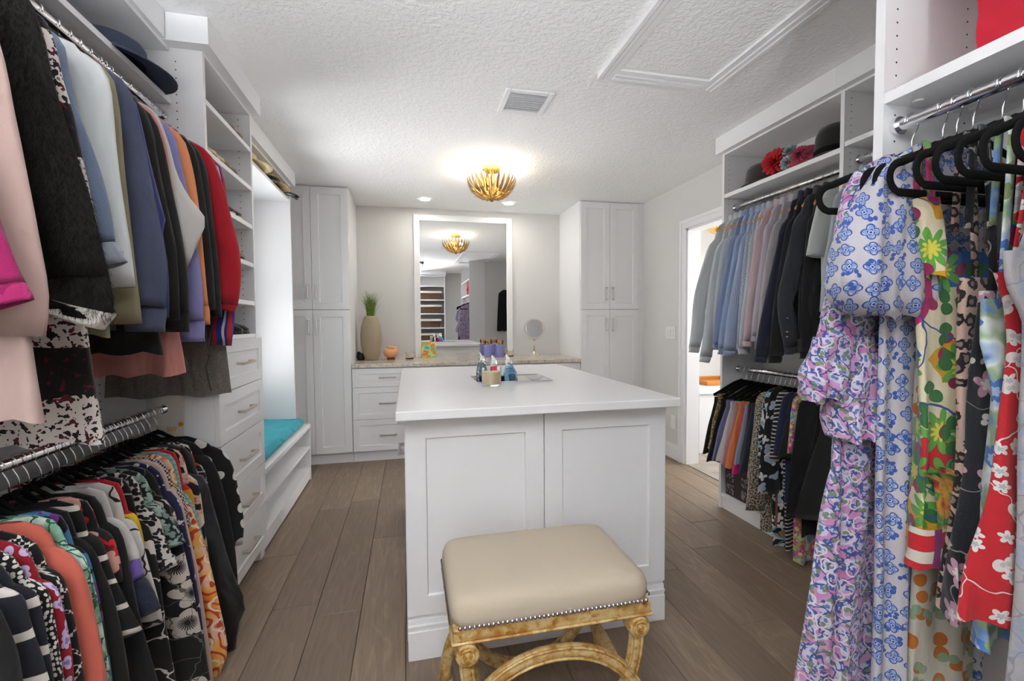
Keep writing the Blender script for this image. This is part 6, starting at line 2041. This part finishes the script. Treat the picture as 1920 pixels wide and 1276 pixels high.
x0, x1, y0, y1, z0, z1 = 1.175, 1.415, 0.40, 0.742, 1.8075, 2.065
V = [[bm.verts.new((x0 - qh(i / nx * 0.34, j / nz * 0.26) , y0 + (y1 - y0) * i / nx, z0 + (z1 - z0) * j / nz)) for j in range(nz + 1)] for i in range(nx + 1)]
for i in range(nx):
    for j in range(nz):
        bm.faces.new((V[i][j], V[i + 1][j], V[i + 1][j + 1], V[i][j + 1]))
box(bm, x0, x1, y0, y1, z0, z1, 0.004)
obj('body', bm, 'red_quilt', t, smooth='auto')
obj('handle', tube(bmesh.new(), [(1.168, 0.47, 1.95), (1.155, 0.50, 1.90), (1.152, 0.57, 1.885), (1.155, 0.64, 1.90), (1.168, 0.67, 1.95)], 0.006, 6), 'red_quilt', t, smooth=True)
t = thing('shoe_box', 'dark plum shoe box with black and white pictures on the lower shelf', 'box', (2.18, 2.45, 0.1005))
obj('carton', B(2.045, 2.32, 2.285, 2.618, 0.1005, 0.315, 0.002), plain('plum_card', '#2c1a22', 0.5), t)
obj('lid', B(2.041, 2.324, 2.281, 2.622, 0.285, 0.330, 0.002), plain('plum_lid', '#26161d', 0.5), t)
pm = NT('printed_grey_picture')
pc = pm.n('TexCoord').outputs['Object']
pmat = pm.done(pm.ramp(pm.noise(pc, 38, 2).outputs[0], [(0.40, '#1b1518'), (0.5, '#8d878a'), (0.6, '#2b2427')], 'CONSTANT'), 0.5)
for y, z in ((2.575, 0.225), (2.575, 0.145), (2.44, 0.225), (2.44, 0.145)):
    obj('picture', B(2.0435, 2.045, y - 0.035, y + 0.03, z - 0.03, z + 0.03), pmat, t)
t = thing('canvas_tote', 'cream canvas tote with an amber badge hanging behind the lower left rod', 'bag', (-0.93, 2.077, 0.93))
tp = [(-0.973, 0.910), (-0.887, 0.906), (-0.896, 0.729)]
obj('panel', B(-1.02, tp[1][0], 2.0725, 2.078, 0.72, 0.985, 0.002), 'tote', t)
bd = [(-0.901, 0.849), (-0.948, 0.834), (-0.917, 0.822)]
bm = bmesh.new()
lathe(bm, [(0.0, 0.002), (0.008, 0.002), (0.010, 0.0)], 12)
o = obj('badge', bm, 'tote_print', t, local=True)
o.rotation_euler = (PI / 2, 0, 0)
o.location = Vector((bd[0][0], 2.0723, bd[0][1])) - t.location
lx, lz = bd[1]
bm = bmesh.new()
for st in ([(0, 0), (0, 1)], [(0.25, 0), (0.25, 1), (0.7, 0), (0.7, 1)], [(0.95, 0), (0.95, 1), (1.4, 0), (1.4, 1)], [(1.65, 0), (1.65, 1), (2.05, 0.8), (2.05, 0.5), (1.65, 0.4)]):
    tube(bm, [(lx + a * 0.016, 2.0722, lz - 0.012 + b * 0.020) for a, b in st], 0.0018, 5)
obj('lettering', bm, 'tote_print', t)
# dark coat on the wall return, seen only in the mirror
t = thing('black_coat', 'black coat hanging on the wall hook, reflected at the mirror edge', 'coat', (1.84, 0.965, 1.86))
obj('hook', tube(bmesh.new(), [(1.84, YJ + 0.001, 1.90), (1.84, YJ + 0.03, 1.90), (1.84, YJ + 0.035, 1.92)], 0.005, 8), 'nickel', t)
obj('body', body_mesh([(1.885, 1.81, 1.87, 0.010), (1.82, 1.72, 1.96, 0.016), (1.5, 1.70, 1.98, 0.02), (1.08, 1.68, 2.0, 0.022)], YJ + 0.036, 300, 0.008), cloth('black_coat_wool', '#0c0c0d'), t, smooth=True)
